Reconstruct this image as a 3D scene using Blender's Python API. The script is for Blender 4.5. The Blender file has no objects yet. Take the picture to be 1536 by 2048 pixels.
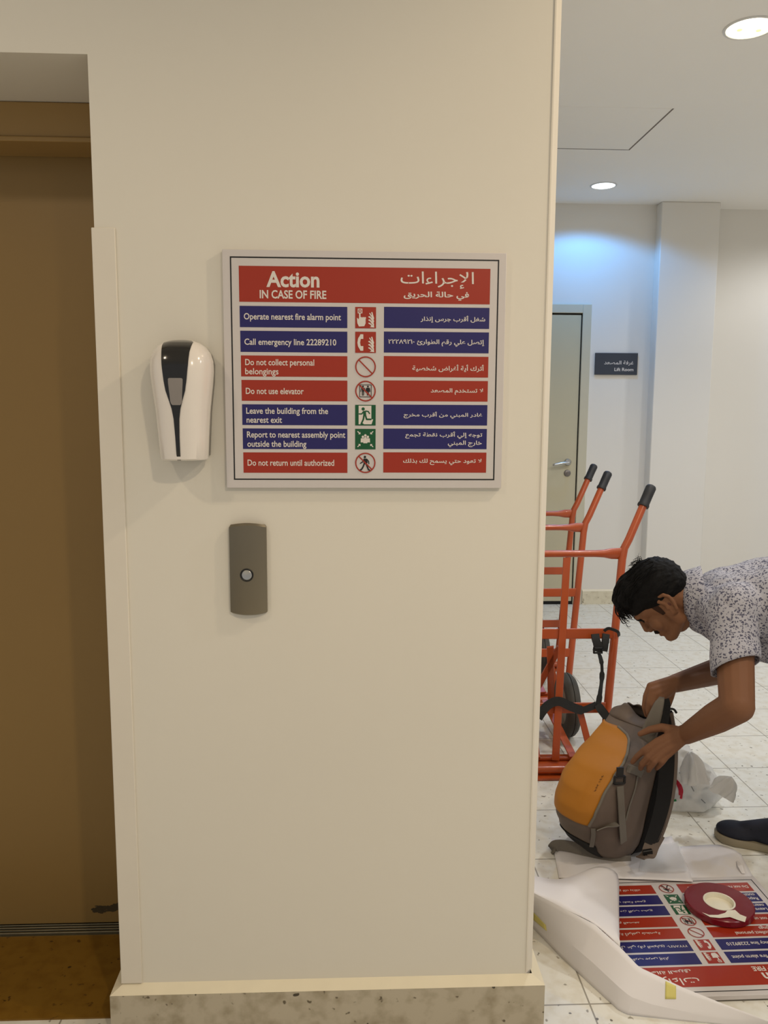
import bpy, bmesh, math, random
from mathutils import Vector, Matrix, Euler, noise
from mathutils.bvhtree import BVHTree
random.seed(7)
S = bpy.context.scene
COL = S.collection
PI = math.pi

# ---------------------------------------------------------------- camera
FPX = 1600.0
CAM = Vector((0.0, -1.69, 1.406))
_p, _y, _r = [math.radians(v) for v in (7.3, 2.4, 0.3)]
FW = Vector((math.sin(_y)*math.cos(_p), math.cos(_y)*math.cos(_p), -math.sin(_p)))
_rt = Vector((math.cos(_y), -math.sin(_y), 0))
_up = _rt.cross(FW)
RT = _rt*math.cos(_r) + _up*math.sin(_r)
UP = _up*math.cos(_r) - _rt*math.sin(_r)
cd = bpy.data.cameras.new('camera')
cd.sensor_fit = 'VERTICAL'; cd.sensor_height = 36; cd.sensor_width = 27
cd.lens = FPX*36/2048; cd.clip_start = 0.05; cd.clip_end = 60
cam = bpy.data.objects.new('camera', cd); COL.objects.link(cam)
cam.matrix_world = Matrix(((RT.x, UP.x, -FW.x, CAM.x), (RT.y, UP.y, -FW.y, CAM.y), (RT.z, UP.z, -FW.z, CAM.z), (0, 0, 0, 1)))
S.camera = cam

def ray(u, v): return FW + RT*((u-768)/FPX) - UP*((v-1024)/FPX)
def at(u, v, d): return CAM + ray(u, v)*d                      # measured picture point and distance -> place
def onz(u, v, z=0.0):
    r = ray(u, v); return CAM + r*((z-CAM.z)/r.z)
def ony(u, v, y=0.0):
    r = ray(u, v); return CAM + r*((y-CAM.y)/r.y)

# ---------------------------------------------------------------- world, lights, exposure
S.view_settings.view_transform = 'Standard'; S.view_settings.look = 'None'
S.view_settings.exposure = 0.13; S.view_settings.gamma = 1.0
w = bpy.data.worlds.new('world'); S.world = w; w.use_nodes = True
bg = w.node_tree.nodes['Background']
bg.inputs[0].default_value = (1.0, 0.97, 0.92, 1); bg.inputs[1].default_value = 0.36

CEIL = 2.8165
WARM = (1.0, 0.81, 0.57); NEUT = (0.97, 0.98, 1.0); COOL = (0.10, 0.42, 1.0)
def lamp(name, loc, watts, col, angle=150, blend=0.6, rad=0.05):
    l = bpy.data.lights.new(name, 'SPOT'); l.energy = watts; l.color = col
    l.spot_size = math.radians(angle); l.spot_blend = blend; l.shadow_soft_size = rad
    o = bpy.data.objects.new(name, l); COL.objects.link(o); o.location = loc
    return o
# downlights of the lobby in front of the wall
lamp('lobby_lamp', (0.80, -2.35, CEIL-0.03), 64, WARM, 160, 0.5, 0.05)
lamp('lobby_lamp', (1.45, -0.62, CEIL-0.03), 42, WARM, 165, 0.4, 0.04)
lamp('lobby_lamp', (-1.25, -1.35, CEIL-0.03), 20, WARM, 165, 0.5, 0.05)
# downlights of the corridor behind
lamp('corridor_lamp', (1.463, 1.42, CEIL-0.03), 46, NEUT, 150, 0.5, 0.06)
lamp('corridor_lamp', (1.595, 3.522, CEIL-0.03), 26, COOL, 146, 0.22, 0.06)
for lx, ly, e in ((3.3, 1.42, 46), (3.3, 3.2, 30), (2.6, -0.5, 36)):
    lamp('corridor_lamp', (lx, ly, CEIL-0.03), e, NEUT, 160, 0.5, 0.06)

# ---------------------------------------------------------------- materials
def lin(c):
    return tuple((x/12.92 if x <= 0.04045 else ((x+0.055)/1.055)**2.4) for x in [v/255 for v in c]) + (1,)
class NT:
    def __init__(s, m): s.t = m.node_tree; s.b = s.t.nodes['Principled BSDF']
    def n(s, typ, **kw):
        nd = s.t.nodes.new(typ)
        for k, v in kw.items(): setattr(nd, k, v)
        return nd
    def l(s, a, b): s.t.links.new(a, b)
def mat(name, rgb, rough=0.5, metal=0.0, spec=0.5, var=0.0, vscale=8.0, bump=0.0, bscale=60.0, coat=0.0, srgb=True, emit=None, es=0):
    m = bpy.data.materials.new(name); m.use_nodes = True
    k = NT(m); c = lin(rgb) if srgb else tuple(rgb)+(1,)
    k.b.inputs['Base Color'].default_value = c
    k.b.inputs['Roughness'].default_value = rough; k.b.inputs['Metallic'].default_value = metal
    k.b.inputs['Specular IOR Level'].default_value = spec; k.b.inputs['Coat Weight'].default_value = coat
    if emit: k.b.inputs['Emission Color'].default_value = tuple(emit)+(1,); k.b.inputs['Emission Strength'].default_value = es
    if var > 0 or bump > 0: tc = k.n('ShaderNodeTexCoord')
    if var > 0:
        nz = k.n('ShaderNodeTexNoise'); nz.inputs['Scale'].default_value = vscale; nz.inputs['Detail'].default_value = 4
        k.l(tc.outputs['Object'], nz.inputs['Vector'])
        mx = k.n('ShaderNodeMix', data_type='RGBA')
        mx.inputs['A'].default_value = tuple(max(0, x*(1-var)) for x in c[:3])+(1,)
        mx.inputs['B'].default_value = tuple(min(1, x*(1+var)) for x in c[:3])+(1,)
        k.l(nz.outputs['Fac'], mx.inputs['Factor']); k.l(mx.outputs['Result'], k.b.inputs['Base Color'])
    if bump > 0:
        n2 = k.n('ShaderNodeTexNoise'); n2.inputs['Scale'].default_value = bscale; n2.inputs['Detail'].default_value = 3
        k.l(tc.outputs['Object'], n2.inputs['Vector'])
        bp = k.n('ShaderNodeBump'); bp.inputs['Strength'].default_value = bump; bp.inputs['Distance'].default_value = 0.002
        k.l(n2.outputs['Fac'], bp.inputs['Height']); k.l(bp.outputs['Normal'], k.b.inputs['Normal'])
    return m

def terrazzo(name, base, fleck, dark, joints=False, jit=0.02, fl=0.5):
    m = bpy.data.materials.new(name); m.use_nodes = True; k = NT(m)
    tc = k.n('ShaderNodeTexCoord')
    def noise_ramp(scale, lo, hi, detail=2, sc=None):
        v = tc.outputs['Object']
        if sc:
            mp = k.n('ShaderNodeMapping'); mp.inputs['Scale'].default_value = sc; k.l(v, mp.inputs['Vector']); v = mp.outputs['Vector']
        nz = k.n('ShaderNodeTexNoise'); nz.inputs['Scale'].default_value = scale; nz.inputs['Detail'].default_value = detail
        k.l(v, nz.inputs['Vector'])
        mr = k.n('ShaderNodeMapRange'); mr.inputs['From Min'].default_value = lo; mr.inputs['From Max'].default_value = hi
        k.l(nz.outputs['Fac'], mr.inputs['Value']); return mr.outputs['Result']
    def mixc(a, b, f):
        mx = k.n('ShaderNodeMix', data_type='RGBA')
        for sk, val in (('A', a), ('B', b)):
            if isinstance(val, tuple): mx.inputs[sk].default_value = val
            else: k.l(val, mx.inputs[sk])
        k.l(f, mx.inputs['Factor']); return mx.outputs['Result']
    c = mixc(lin(base), lin(fleck), noise_ramp(26, 0.45, 0.75, 3))
    c = mixc(c, lin(dark), noise_ramp(48, 0.665, 0.72, 2))
    c = mixc(c, lin(tuple(int(x*0.72) for x in dark)), noise_ramp(36, 0.735, 0.755, 1))
    if joints:
        sp = k.n('ShaderNodeSeparateXYZ'); k.l(tc.outputs['Object'], sp.inputs['Vector'])
        outs = []
        for ax, off in (('X', 0.57), ('Y', 0.034)):
            a = k.n('ShaderNodeMath', operation='SUBTRACT'); k.l(sp.outputs[ax], a.inputs[0]); a.inputs[1].default_value = off
            d = k.n('ShaderNodeMath', operation='DIVIDE'); k.l(a.outputs[0], d.inputs[0]); d.inputs[1].default_value = 0.31
            f = k.n('ShaderNodeMath', operation='ADD'); k.l(d.outputs[0], f.inputs[0]); f.inputs[1].default_value = 0.5
            g = k.n('ShaderNodeMath', operation='FRACT'); k.l(f.outputs[0], g.inputs[0])
            h = k.n('ShaderNodeMath', operation='SUBTRACT'); k.l(g.outputs[0], h.inputs[0]); h.inputs[1].default_value = 0.5
            b = k.n('ShaderNodeMath', operation='ABSOLUTE'); k.l(h.outputs[0], b.inputs[0]); outs.append(b.outputs[0])
        mn = k.n('ShaderNodeMath', operation='MINIMUM'); k.l(outs[0], mn.inputs[0]); k.l(outs[1], mn.inputs[1])
        mr = k.n('ShaderNodeMapRange'); mr.inputs['From Min'].default_value = 0.0045; mr.inputs['From Max'].default_value = 0.0085
        mr.inputs['To Min'].default_value = 0.75; mr.inputs['To Max'].default_value = 0.0
        k.l(mn.outputs[0], mr.inputs['Value'])
        c = mixc(c, lin((112, 104, 88)), mr.outputs['Result'])
    k.l(c, k.b.inputs['Base Color'])
    k.b.inputs['Roughness'].default_value = 0.34; k.b.inputs['Specular IOR Level'].default_value = 0.4
    return m

M = {}
M['wall'] = mat('wall_paint', (226, 221, 209), 0.55, spec=0.3, var=0.025, vscale=2.2, bump=0.06, bscale=90)
M['wallback'] = mat('corridor_paint', (229, 225, 217), 0.6, spec=0.3, var=0.02, vscale=2)
M['ceil'] = mat('ceiling_paint', (247, 244, 238), 0.8, spec=0.2, var=0.015, vscale=2)
M['guard'] = mat('guard_paint', (226, 219, 206), 0.5, spec=0.35, var=0.03, vscale=9)
M['cream'] = mat('cream_paint', (232, 222, 196), 0.5, var=0.05, vscale=20)
M['floor'] = terrazzo('terrazzo_tile', (230, 228, 219), (216, 210, 194), (158, 152, 138), joints=True)
M['skirt'] = terrazzo('terrazzo_skirting', (190, 180, 160), (156, 144, 120), (104, 94, 76))
M['skirtback'] = terrazzo('terrazzo_skirting_light', (222, 214, 190), (206, 196, 170), (170, 158, 132))
M['slab'] = terrazzo('brown_marble', (126, 92, 28), (112, 78, 18), (84, 56, 14))
M['black'] = mat('black_paint', (14, 14, 15), 0.45)
M['gap'] = mat('dark_gap', (10, 9, 8), 0.8)
M['alu'] = mat('threshold_metal', (138, 132, 112), 0.35, metal=0.85, var=0.1, vscale=40)
M['frame'] = mat('beige_door_frame', (200, 194, 172), 0.45, var=0.02)
M['leaf'] = mat('beige_door_leaf', (194, 186, 158), 0.45, var=0.03, vscale=3)
M['steel'] = mat('brushed_steel', (190, 190, 188), 0.28, metal=1.0)
M['signwhite'] = mat('sign_white', (208, 202, 200), 0.35, var=0.01)
M['signedge'] = mat('sign_edge', (205, 202, 200), 0.4)
M['red'] = mat('sign_red', (160, 44, 18), 0.35)
M['blue'] = mat('sign_blue', (34, 29, 98), 0.35)
M['green'] = mat('sign_green', (12, 84, 46), 0.35)
M['lettering'] = mat('sign_lettering', (222, 215, 208), 0.4)
M['plaque'] = mat('plaque_charcoal', (52, 58, 68), 0.4)
M['gloss'] = mat('gloss_white_plastic', (235, 228, 220), 0.16, spec=0.5, coat=0.4)
M['glossblack'] = mat('gloss_black_plastic', (16, 14, 13), 0.15, coat=0.4)
M['grey'] = mat('grey_plastic', (116, 112, 106), 0.4)
M['window'] = mat('frosted_window', (140, 134, 130), 0.3)
M['bronze'] = mat('brushed_bronze_plate', (128, 120, 104), 0.36, metal=0.75, var=0.06, vscale=5)
M['orange'] = mat('orange_paint', (174, 76, 30), 0.32, coat=0.25, var=0.06, vscale=14)
M['rubber'] = mat('black_rubber', (30, 31, 34), 0.55, bump=0.2, bscale=200)
M['tyre'] = mat('tyre_rubber', (74, 72, 66), 0.75, var=0.12, vscale=20)
M['hub'] = mat('grey_hub', (142, 134, 118), 0.5, metal=0.4)
M['webbing'] = mat('black_webbing', (26, 26, 26), 0.6, bump=0.4, bscale=300)
M['skin'] = mat('skin', (122, 84, 60), 0.6, spec=0.22, var=0.06, vscale=22, bump=0.08, bscale=220)
M['skindark'] = mat('lip_skin', (96, 58, 48), 0.5)
M['hair'] = mat('black_hair', (12, 11, 12), 0.68, spec=0.14, bump=0.5, bscale=260)
M['trouser'] = mat('navy_trousers', (22, 24, 34), 0.8, bump=0.2, bscale=150)
M['shoe'] = mat('navy_canvas', (24, 28, 44), 0.75, bump=0.3, bscale=260)
M['sole'] = mat('beige_sole', (150, 140, 118), 0.6)
M['yellow'] = mat('mustard_nylon', (176, 112, 14), 0.6, var=0.08, vscale=12, bump=0.25, bscale=40)
M['taupe'] = mat('taupe_nylon', (104, 90, 80), 0.7, var=0.06, vscale=18, bump=0.3, bscale=50)
M['strapgrey'] = mat('grey_webbing', (112, 106, 97), 0.65, bump=0.3, bscale=300)
M['mesh'] = mat('black_mesh_fabric', (20, 19, 20), 0.85, bump=0.3, bscale=300)
M['paper'] = mat('white_paper', (234, 230, 230), 0.6, spec=0.3, var=0.01)
M['masking'] = mat('yellow_masking_tape', (220, 208, 120), 0.6)
M['tapecore'] = mat('cream_card', (236, 231, 212), 0.6)
M['bagred'] = mat('print_red', (206, 30, 58), 0.5)
M['baggreen'] = mat('print_green', (28, 132, 70), 0.5)
M['baggrey'] = mat('print_grey', (150, 150, 150), 0.5)
M['stain'] = mat('black_stain', (66, 54, 30), 0.7, var=0.4, vscale=60)

# red see-through tape
m = mat('red_tape', (126, 14, 34), 0.22, spec=0.5); M['redtape'] = m
m.node_tree.nodes['Principled BSDF'].inputs['Alpha'].default_value = 0.84
# clear film
m = mat('clear_film', (235, 238, 240), 0.08, spec=0.5); M['film'] = m
m.node_tree.nodes['Principled BSDF'].inputs['Alpha'].default_value = 0.35
# thin carrier bag plastic
m = bpy.data.materials.new('bag_plastic'); m.use_nodes = True; k = NT(m)
k.b.inputs['Base Color'].default_value = lin((244, 243, 240)); k.b.inputs['Roughness'].default_value = 0.35
tr = k.n('ShaderNodeBsdfTranslucent'); tr.inputs['Color'].default_value = lin((244, 243, 240))
mx = k.n('ShaderNodeMixShader'); mx.inputs[0].default_value = 0.35
out = k.t.nodes['Material Output']
k.l(k.b.outputs[0], mx.inputs[1]); k.l(tr.outputs[0], mx.inputs[2]); k.l(mx.outputs[0], out.inputs['Surface'])
M['bag'] = m
# lamps
M['lampwarm'] = mat('lamp_glow_warm', (255, 250, 225), 0.4, emit=(1.0, 0.93, 0.66), es=7)
M['lampcool'] = mat('lamp_glow_cool', (240, 250, 255), 0.4, emit=(0.86, 0.96, 1.0), es=5)
M['bulb'] = mat('lamp_bulb', (255, 235, 120), 0.4, emit=(1.0, 0.86, 0.30), es=1.3)
M['ring'] = mat('lamp_ring', (214, 212, 208), 0.4)
# lift door: two tone olive paint, scuffed low down
m = mat('olive_lift_paint', (142, 114, 66), 0.42, spec=0.4, var=0.07, vscale=1.6); M['lift'] = m
M['lifthead'] = mat('olive_lift_header', (158, 126, 74), 0.45, var=0.05, vscale=3)
# shirt
m = bpy.data.materials.new('leaf_print_shirt'); m.use_nodes = True; k = NT(m)
tc = k.n('ShaderNodeTexCoord'); nz = k.n('ShaderNodeTexNoise'); nz.inputs['Scale'].default_value = 70; nz.inputs['Detail'].default_value = 2
k.l(tc.outputs['Object'], nz.inputs['Vector'])
mxv = k.n('ShaderNodeMix', data_type='VECTOR'); mxv.inputs['Factor'].default_value = 0.018
k.l(tc.outputs['Object'], mxv.inputs['A']); k.l(nz.outputs['Color'], mxv.inputs['B'])
vo = k.n('ShaderNodeTexVoronoi'); vo.inputs['Scale'].default_value = 146; vo.inputs['Randomness'].default_value = 1.0
k.l(mxv.outputs['Result'], vo.inputs['Vector'])
mr = k.n('ShaderNodeMapRange'); mr.inputs['From Min'].default_value = 0.35; mr.inputs['From Max'].default_value = 0.46
k.l(vo.outputs['Distance'], mr.inputs['Value'])
cm = k.n('ShaderNodeMix', data_type='RGBA'); cm.inputs['A'].default_value = lin((72, 72, 92)); cm.inputs['B'].default_value = lin((166, 165, 174))
k.l(mr.outputs['Result'], cm.inputs['Factor']); k.l(cm.outputs['Result'], k.b.inputs['Base Color'])
k.b.inputs['Roughness'].default_value = 0.8
M['shirt'] = m

# ---------------------------------------------------------------- builders
class MB:
    def __init__(s): s.v = []; s.f = []; s.m = []; s.mi = 0
    def add(s, vs, fs, mi=None):
        o = len(s.v); s.v += [Vector(x) for x in vs]
        s.f += [tuple(i+o for i in f) for f in fs]; s.m += [s.mi if mi is None else mi]*len(fs); return s
    def box(s, x0, x1, y0, y1, z0, z1, mi=None):
        vs = [(x, y, z) for z in (z0, z1) for y in (y0, y1) for x in (x0, x1)]
        return s.add(vs, [(0, 2, 3, 1), (4, 5, 7, 6), (0, 1, 5, 4), (2, 6, 7, 3), (0, 4, 6, 2), (1, 3, 7, 5)], mi)
    def grid(s, rows, closed=False, mi=None):
        n = len(rows[0]); vs = [p for r in rows for p in r]; fs = []
        for i in range(len(rows)-1):
            for j in range(n if closed else n-1):
                a = i*n+j; b = i*n+(j+1) % n
                fs.append((a, b, b+n, a+n))
        return s.add(vs, fs, mi)
    def fan(s, ring, mi=None, flip=False):
        idx = tuple(range(len(ring)))
        return s.add(ring, [idx[::-1] if flip else idx], mi)
    def loft(s, rings, mi=None, caps=True):
        s.grid(rings, True, mi)
        if caps: s.fan(rings[0], mi, True); s.fan(rings[-1], mi)
        return s
    def tube(s, pts, r, n=12, mi=None, caps=True, flat=None):
        pts = [Vector(p) for p in pts]; rs = r if isinstance(r, (list, tuple)) else [r]*len(pts)
        rings = []; ref = None
        for i, p in enumerate(pts):
            t = (pts[min(i+1, len(pts)-1)] - pts[max(i-1, 0)]).normalized()
            if ref is None: ref = t.orthogonal().normalized()
            ref = (ref - t*ref.dot(t)).normalized(); b = t.cross(ref)
            rings.append([p + (ref*math.cos(a) + b*math.sin(a))*rs[i] for a in [2*PI*j/n for j in range(n)]])
        return s.loft(rings, mi, caps)
    def bar(s, p, q, wdir, w, th, mi=None):
        p = Vector(p); q = Vector(q); t = (q-p).normalized(); wd = Vector(wdir); wd = (wd - t*wd.dot(t)).normalized(); n = t.cross(wd)
        o = [wd*(w/2)*a + n*(th/2)*b for a, b in ((-1, -1), (1, -1), (1, 1), (-1, 1))]
        return s.loft([[p+x for x in o], [q+x for x in o]], mi)
    def ribbon(s, pts, widths, wdirs, th=0.0018, mi=None):
        pts = [Vector(p) for p in pts]; n = len(pts); rings = []
        for i, p in enumerate(pts):
            t = (pts[min(i+1, n-1)] - pts[max(i-1, 0)]).normalized()
            wd = Vector(wdirs[i] if isinstance(wdirs, list) else wdirs); wd = (wd - t*wd.dot(t)).normalized(); nn = t.cross(wd)
            wv = widths[i] if isinstance(widths, (list, tuple)) else widths
            rings.append([p + wd*(wv/2)*a + nn*(th/2)*b for a, b in ((-1, -1), (1, -1), (1, 1), (-1, 1))])
        return s.loft(rings, mi)
    def capsule(s, p, r0, q, r1, n=14, mi=None):
        p = Vector(p); q = Vector(q); t = (q-p); L = t.length
        t = t.normalized() if L > 1e-6 else Vector((0, 0, 1)); a = t.orthogonal().normalized(); b = t.cross(a); rings = []
        k = max(4, n//2)
        for i in range(k+1):
            th = PI/2*i/k; rings.append((p - t*r0*math.cos(th), max(r0*math.sin(th), 1e-4)))
        for i in range(k+1):
            th = PI/2*i/k; rings.append((q + t*r1*math.sin(th), max(r1*math.cos(th), 1e-4)))
        return s.loft([[c + (a*math.cos(x) + b*math.sin(x))*rr for x in [2*PI*j/n for j in range(n)]] for c, rr in rings], mi)
    def ellipsoid(s, c, ax, ay, az, n=20, mi=None):
        c = Vector(c); ax = Vector(ax); ay = Vector(ay); az = Vector(az); rings = []
        for i in range(n//2+1):
            th = PI*i/(n//2); sn = max(math.sin(th), 1e-3)
            rings.append([c - az*math.cos(th) + (ax*math.cos(x) + ay*math.sin(x))*sn for x in [2*PI*j/n for j in range(n)]])
        return s.loft(rings, mi)
    def lathe(s, prof, c=(0, 0, 0), ax=(0, 0, 1), n=32, mi=None):   # prof: (radius, height)
        c = Vector(c); t = Vector(ax).normalized(); a = t.orthogonal().normalized(); b = t.cross(a)
        return s.grid([[c + t*h + (a*math.cos(x) + b*math.sin(x))*max(r, 1e-5) for x in [2*PI*j/n for j in range(n)]] for r, h in prof], True, mi)

ORI = {}
def thing(name, label, cat, loc=(0, 0, 0), group=None, kind=None):
    o = bpy.data.objects.new(name, None); COL.objects.link(o); o.location = loc; o.empty_display_size = 0.05
    ORI[o] = Vector(loc); o['label'] = label; o['category'] = cat
    if group: o['group'] = group
    if kind: o['kind'] = kind
    return o
def tag(o, label, cat, group=None, kind=None):
    o['label'] = label; o['category'] = cat
    if group: o['group'] = group
    if kind: o['kind'] = kind
    return o
def finish(me, smooth, mats):
    for mm in (mats if isinstance(mats, (list, tuple)) else [mats]): me.materials.append(mm)
    if smooth:
        me.polygons.foreach_set('use_smooth', [True]*len(me.polygons))
        if smooth != 'all': me.set_sharp_from_angle(angle=math.radians(smooth if smooth is not True else 38))
def obj(name, mb, mats, parent=None, smooth=True, bevel=0, origin=None, recalc=True, subd=0, solid=0):
    o0 = ORI[parent] if parent is not None else Vector(origin or (0, 0, 0))
    me = bpy.data.meshes.new(name); me.from_pydata([tuple(v-o0) for v in mb.v], [], mb.f)
    me.polygons.foreach_set('material_index', mb.m)
    if recalc:
        b = bmesh.new(); b.from_mesh(me); bmesh.ops.recalc_face_normals(b, faces=b.faces); b.to_mesh(me); b.free()
    finish(me, smooth, mats)
    o = bpy.data.objects.new(name, me); COL.objects.link(o); ORI[o] = o0
    if parent is not None: o.parent = parent
    elif origin: o.location = origin
    if solid: md = o.modifiers.new('thickness', 'SOLIDIFY'); md.thickness = solid; md.offset = 0
    if bevel:
        md = o.modifiers.new('bevel', 'BEVEL'); md.width = bevel; md.segments = 2; md.limit_method = 'ANGLE'; md.angle_limit = math.radians(40)
    if subd: md = o.modifiers.new('subd', 'SUBSURF'); md.levels = subd; md.render_levels = subd
    return o
def remeshed(mb, voxel, smooth_iter=4, factor=0.5):
    me = bpy.data.meshes.new('tmp'); me.from_pydata([tuple(v) for v in mb.v], [], mb.f)
    b = bmesh.new(); b.from_mesh(me); bmesh.ops.remove_doubles(b, verts=b.verts, dist=1e-5); bmesh.ops.recalc_face_normals(b, faces=b.faces); b.to_mesh(me); b.free()
    o = bpy.data.objects.new('tmp', me); COL.objects.link(o)
    r = o.modifiers.new('r', 'REMESH'); r.mode = 'VOXEL'; r.voxel_size = voxel
    if smooth_iter: sm = o.modifiers.new('s', 'SMOOTH'); sm.factor = factor; sm.iterations = smooth_iter
    dg = bpy.context.evaluated_depsgraph_get()
    me2 = bpy.data.meshes.new_from_object(o.evaluated_get(dg))
    bpy.data.objects.remove(o); bpy.data.meshes.remove(me)
    return me2
def meshobj(name, me, mats, parent=None, smooth='all'):
    o0 = ORI[parent] if parent is not None else Vector((0, 0, 0))
    me.name = name
    me.transform(Matrix.Translation(-o0)); me.materials.clear(); finish(me, smooth, mats)
    o = bpy.data.objects.new(name, me); COL.objects.link(o); ORI[o] = o0
    if parent is not None: o.parent = parent
    return o
def struct(name, mb, mats, bevel=0, parent=None, smooth=True):
    o = obj(name, mb, mats, parent, smooth, bevel)
    if parent is None: o['kind'] = 'structure'
    return o
def spline(pts, n=8):
    pts = [Vector(p) for p in pts]; out = []
    for i in range(len(pts)-1):
        p0 = pts[max(i-1, 0)]; p1 = pts[i]; p2 = pts[i+1]; p3 = pts[min(i+2, len(pts)-1)]
        for j in range(n):
            t = j/n
            out.append(0.5*((2*p1) + (p2-p0)*t + (2*p0-5*p1+4*p2-p3)*t*t + (3*p1-p0-3*p2+p3)*t**3))
    out.append(pts[-1]); return out

# ================================================================ SETTING
WL, WR = -0.515, 0.420                # the wall's two edges
RX = -1.75                            # far side of the lift recess
LDY = 0.36                            # lift door plane
struct('floor', MB().box(-3.2, 5.2, -3.4, 4.35, -0.05, 0.0), M['floor'])
struct('ceiling', MB().box(-3.2, 5.2, -3.4, 4.35, CEIL, CEIL+0.1), M['ceil'])
# wall_front: pier, lintel over the lift and the shaft behind, right-hand corner chamfered
mb = MB()
ch = 0.0125
prof = [(WL, 0), (WR-ch, 0), (WR, ch), (WR, 2.2), (RX-0.8, 2.2), (RX-0.8, 0), (RX, 0), (RX, LDY+0.06), (WL, LDY+0.06)]
mb.loft([[Vector((x, y, z)) for x, y in prof] for z in (0, CEIL)])
struct('wall_front', mb, M['wall'], smooth=False)
struct('wall_lintel', MB().box(RX, WL, 0.0, LDY+0.06, 2.093, CEIL), M['wall'], smooth=False)
# specks and scuffs on the front wall are drawn into its own thin marks
# skirting
def skirting(name, pts, h, t, mt, top):
    mb = MB(); n = len(pts); P = [Vector((x, y, 0)) for x, y in pts]; nr = []
    for i in range(n-1):
        d = (P[i+1]-P[i]).normalized(); nr.append(Vector((d.y, -d.x, 0)))
    off = []
    for i in range(n):
        if i == 0: o = nr[0]
        elif i == n-1: o = nr[-1]
        else: o = (nr[i-1]+nr[i]); o = o/(1+nr[i-1].dot(nr[i]))
        off.append(P[i]+o*t)
    z = Vector((0, 0, h)); zb = Vector((0, 0, h+0.012))
    mb.grid([off, [p+z for p in off]], mi=0)
    mb.grid([[p+z for p in off], [p+zb for p in P]], mi=1)
    for k in (0, -1): mb.fan([P[k], off[k], off[k]+z, P[k]+zb], 0)
    o = obj(name, mb, [mt, top], smooth=False, recalc=False); o['kind'] = 'structure'; return o
skirting('baseboard_front', [(WL, LDY-0.03), (WL, 0), (WR, 0), (WR, 2.2)], 0.098, 0.025, M['skirt'], M['cream'])
# corner guards
mb = MB(); g = 0.005
mb.box(WL-g, WL+0.042, -g, 0.0005, 0.112, 1.765); mb.box(WL-g, WL-0.0002, -0.0005, 0.045, 0.112, 1.765)
struct('trim_1', mb, M['guard'], bevel=0.0015)
mb = MB(); a = 0.0022
mb.loft([[Vector(p) for p in ((WR-ch-0.003, -0.0004, z), (WR-ch-0.002, -a, z), (WR-ch+0.001, -a, z), (WR+a, ch-0.001, z), (WR+a, ch+0.02, z), (WR+0.0002, ch+0.021, z), (WR, ch, z), (WR-ch, 0, z))] for z in (0.115, CEIL)])
struct('trim_2', mb, M['guard'], smooth=False)
# lift doorway: slab, threshold rails, header and sliding leaf
struct('floor_lift_slab', MB().box(RX, WL, 0.028, 0.325, -0.01, 0.004), M['slab'], smooth=False)
mb = MB(); mb.box(RX, WL, 0.325, LDY+0.05, -0.01, 0.003, 0)
for k in range(4): mb.box(RX, WL, 0.329+k*0.011, 0.335+k*0.011, 0.003, 0.010, 0)
struct('trim_3', mb, M['alu'], bevel=0.001)
d1 = thing('door_1', 'olive brown sliding lift door deep in its recess at the left', 'lift door', (-1.13, LDY, 0), kind='structure')
mb = MB(); mb.box(RX, WL, LDY+0.004, LDY+0.04, 0.012, 2.06)
obj('door_leaf', mb, M['lift'], d1, bevel=0.002)
mb = MB(); mb.box(RX, WL, 0.252, LDY+0.003, 2.016, 2.0925); mb.box(RX, WL, 0.246, LDY+0.003, 2.005, 2.0165)
obj('door_header', mb, M['lifthead'], d1, bevel=0.003)
mb = MB()                                   # scuffed grime at the foot of the leaf
rnd = random.Random(3)
for k in range(110):
    x = -0.600-rnd.uniform(0, 0.098); z = 0.050+rnd.gauss(0, 0.0045)+(x+0.69)*0.16; r = rnd.uniform(0.003, 0.009)
    n = 7; mb.fan([Vector((min(x+r*1.6*math.cos(2*PI*j/n)*rnd.uniform(.6, 1), WL-0.001), LDY+0.0038-0.000008*k, z+r*0.6*math.sin(2*PI*j/n)*rnd.uniform(.6, 1))) for j in range(n)])
obj('scuff', mb, M['stain'], d1, smooth=False)

# back of the corridor
BY = 3.974; PX0, PX1, PY = 2.112, 2.520, 3.878
struct('wall_back', MB().box(-3.2, PX0+0.05, BY, BY+0.2, 0, CEIL), M['wallback'], smooth=False)
struct('wall_pillar', MB().box(PX0, PX1, PY, BY+0.2, 0, CEIL), M['wallback'], bevel=0.006)
struct('wall_right', MB().box(PX1-0.02, 5.2, 4.06, 4.26, 0, CEIL), M['wallback'], smooth=False)
skirting('baseboard_back', [(1.69, BY), (PX0, BY), (PX0, PY), (PX1, PY), (PX1, 4.06), (5.2, 4.06)], 0.098, 0.012, M['skirtback'], M['cream'])
skirting('baseboard_left', [(-3.2, BY), (0.58, BY)], 0.098, 0.012, M['skirtback'], M['cream'])
# ceiling access hatch: dark joint lines around a panel
mb = MB(); hx0, hx1, hy0, hy1 = 0.90, 1.510, 2.222, 2.820; q = 0.009
mb.box(hx0, hx1+q, hy1, hy1+q, CEIL-0.0012, CEIL-0.0002, 0); mb.box(hx1, hx1+q, hy0, hy1, CEIL-0.0012, CEIL-0.0002, 0)
mb.box(hx0-q, hx0, hy0, hy1, CEIL-0.0012, CEIL-0.0002, 0)
th = thing('ceiling_hatch', 'white square access hatch in the ceiling between the two downlights', 'hatch', ((hx0+hx1)/2, (hy0+hy1)/2, CEIL))
obj('hatch_gap', mb, mat('joint_shadow', (120, 112, 104), 0.9), th, smooth=False)
obj('hatch_panel', MB().box(hx0, hx1, hy0, hy1, CEIL-0.0008, CEIL-0.0001), M['ceil'], th, smooth=False)
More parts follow.
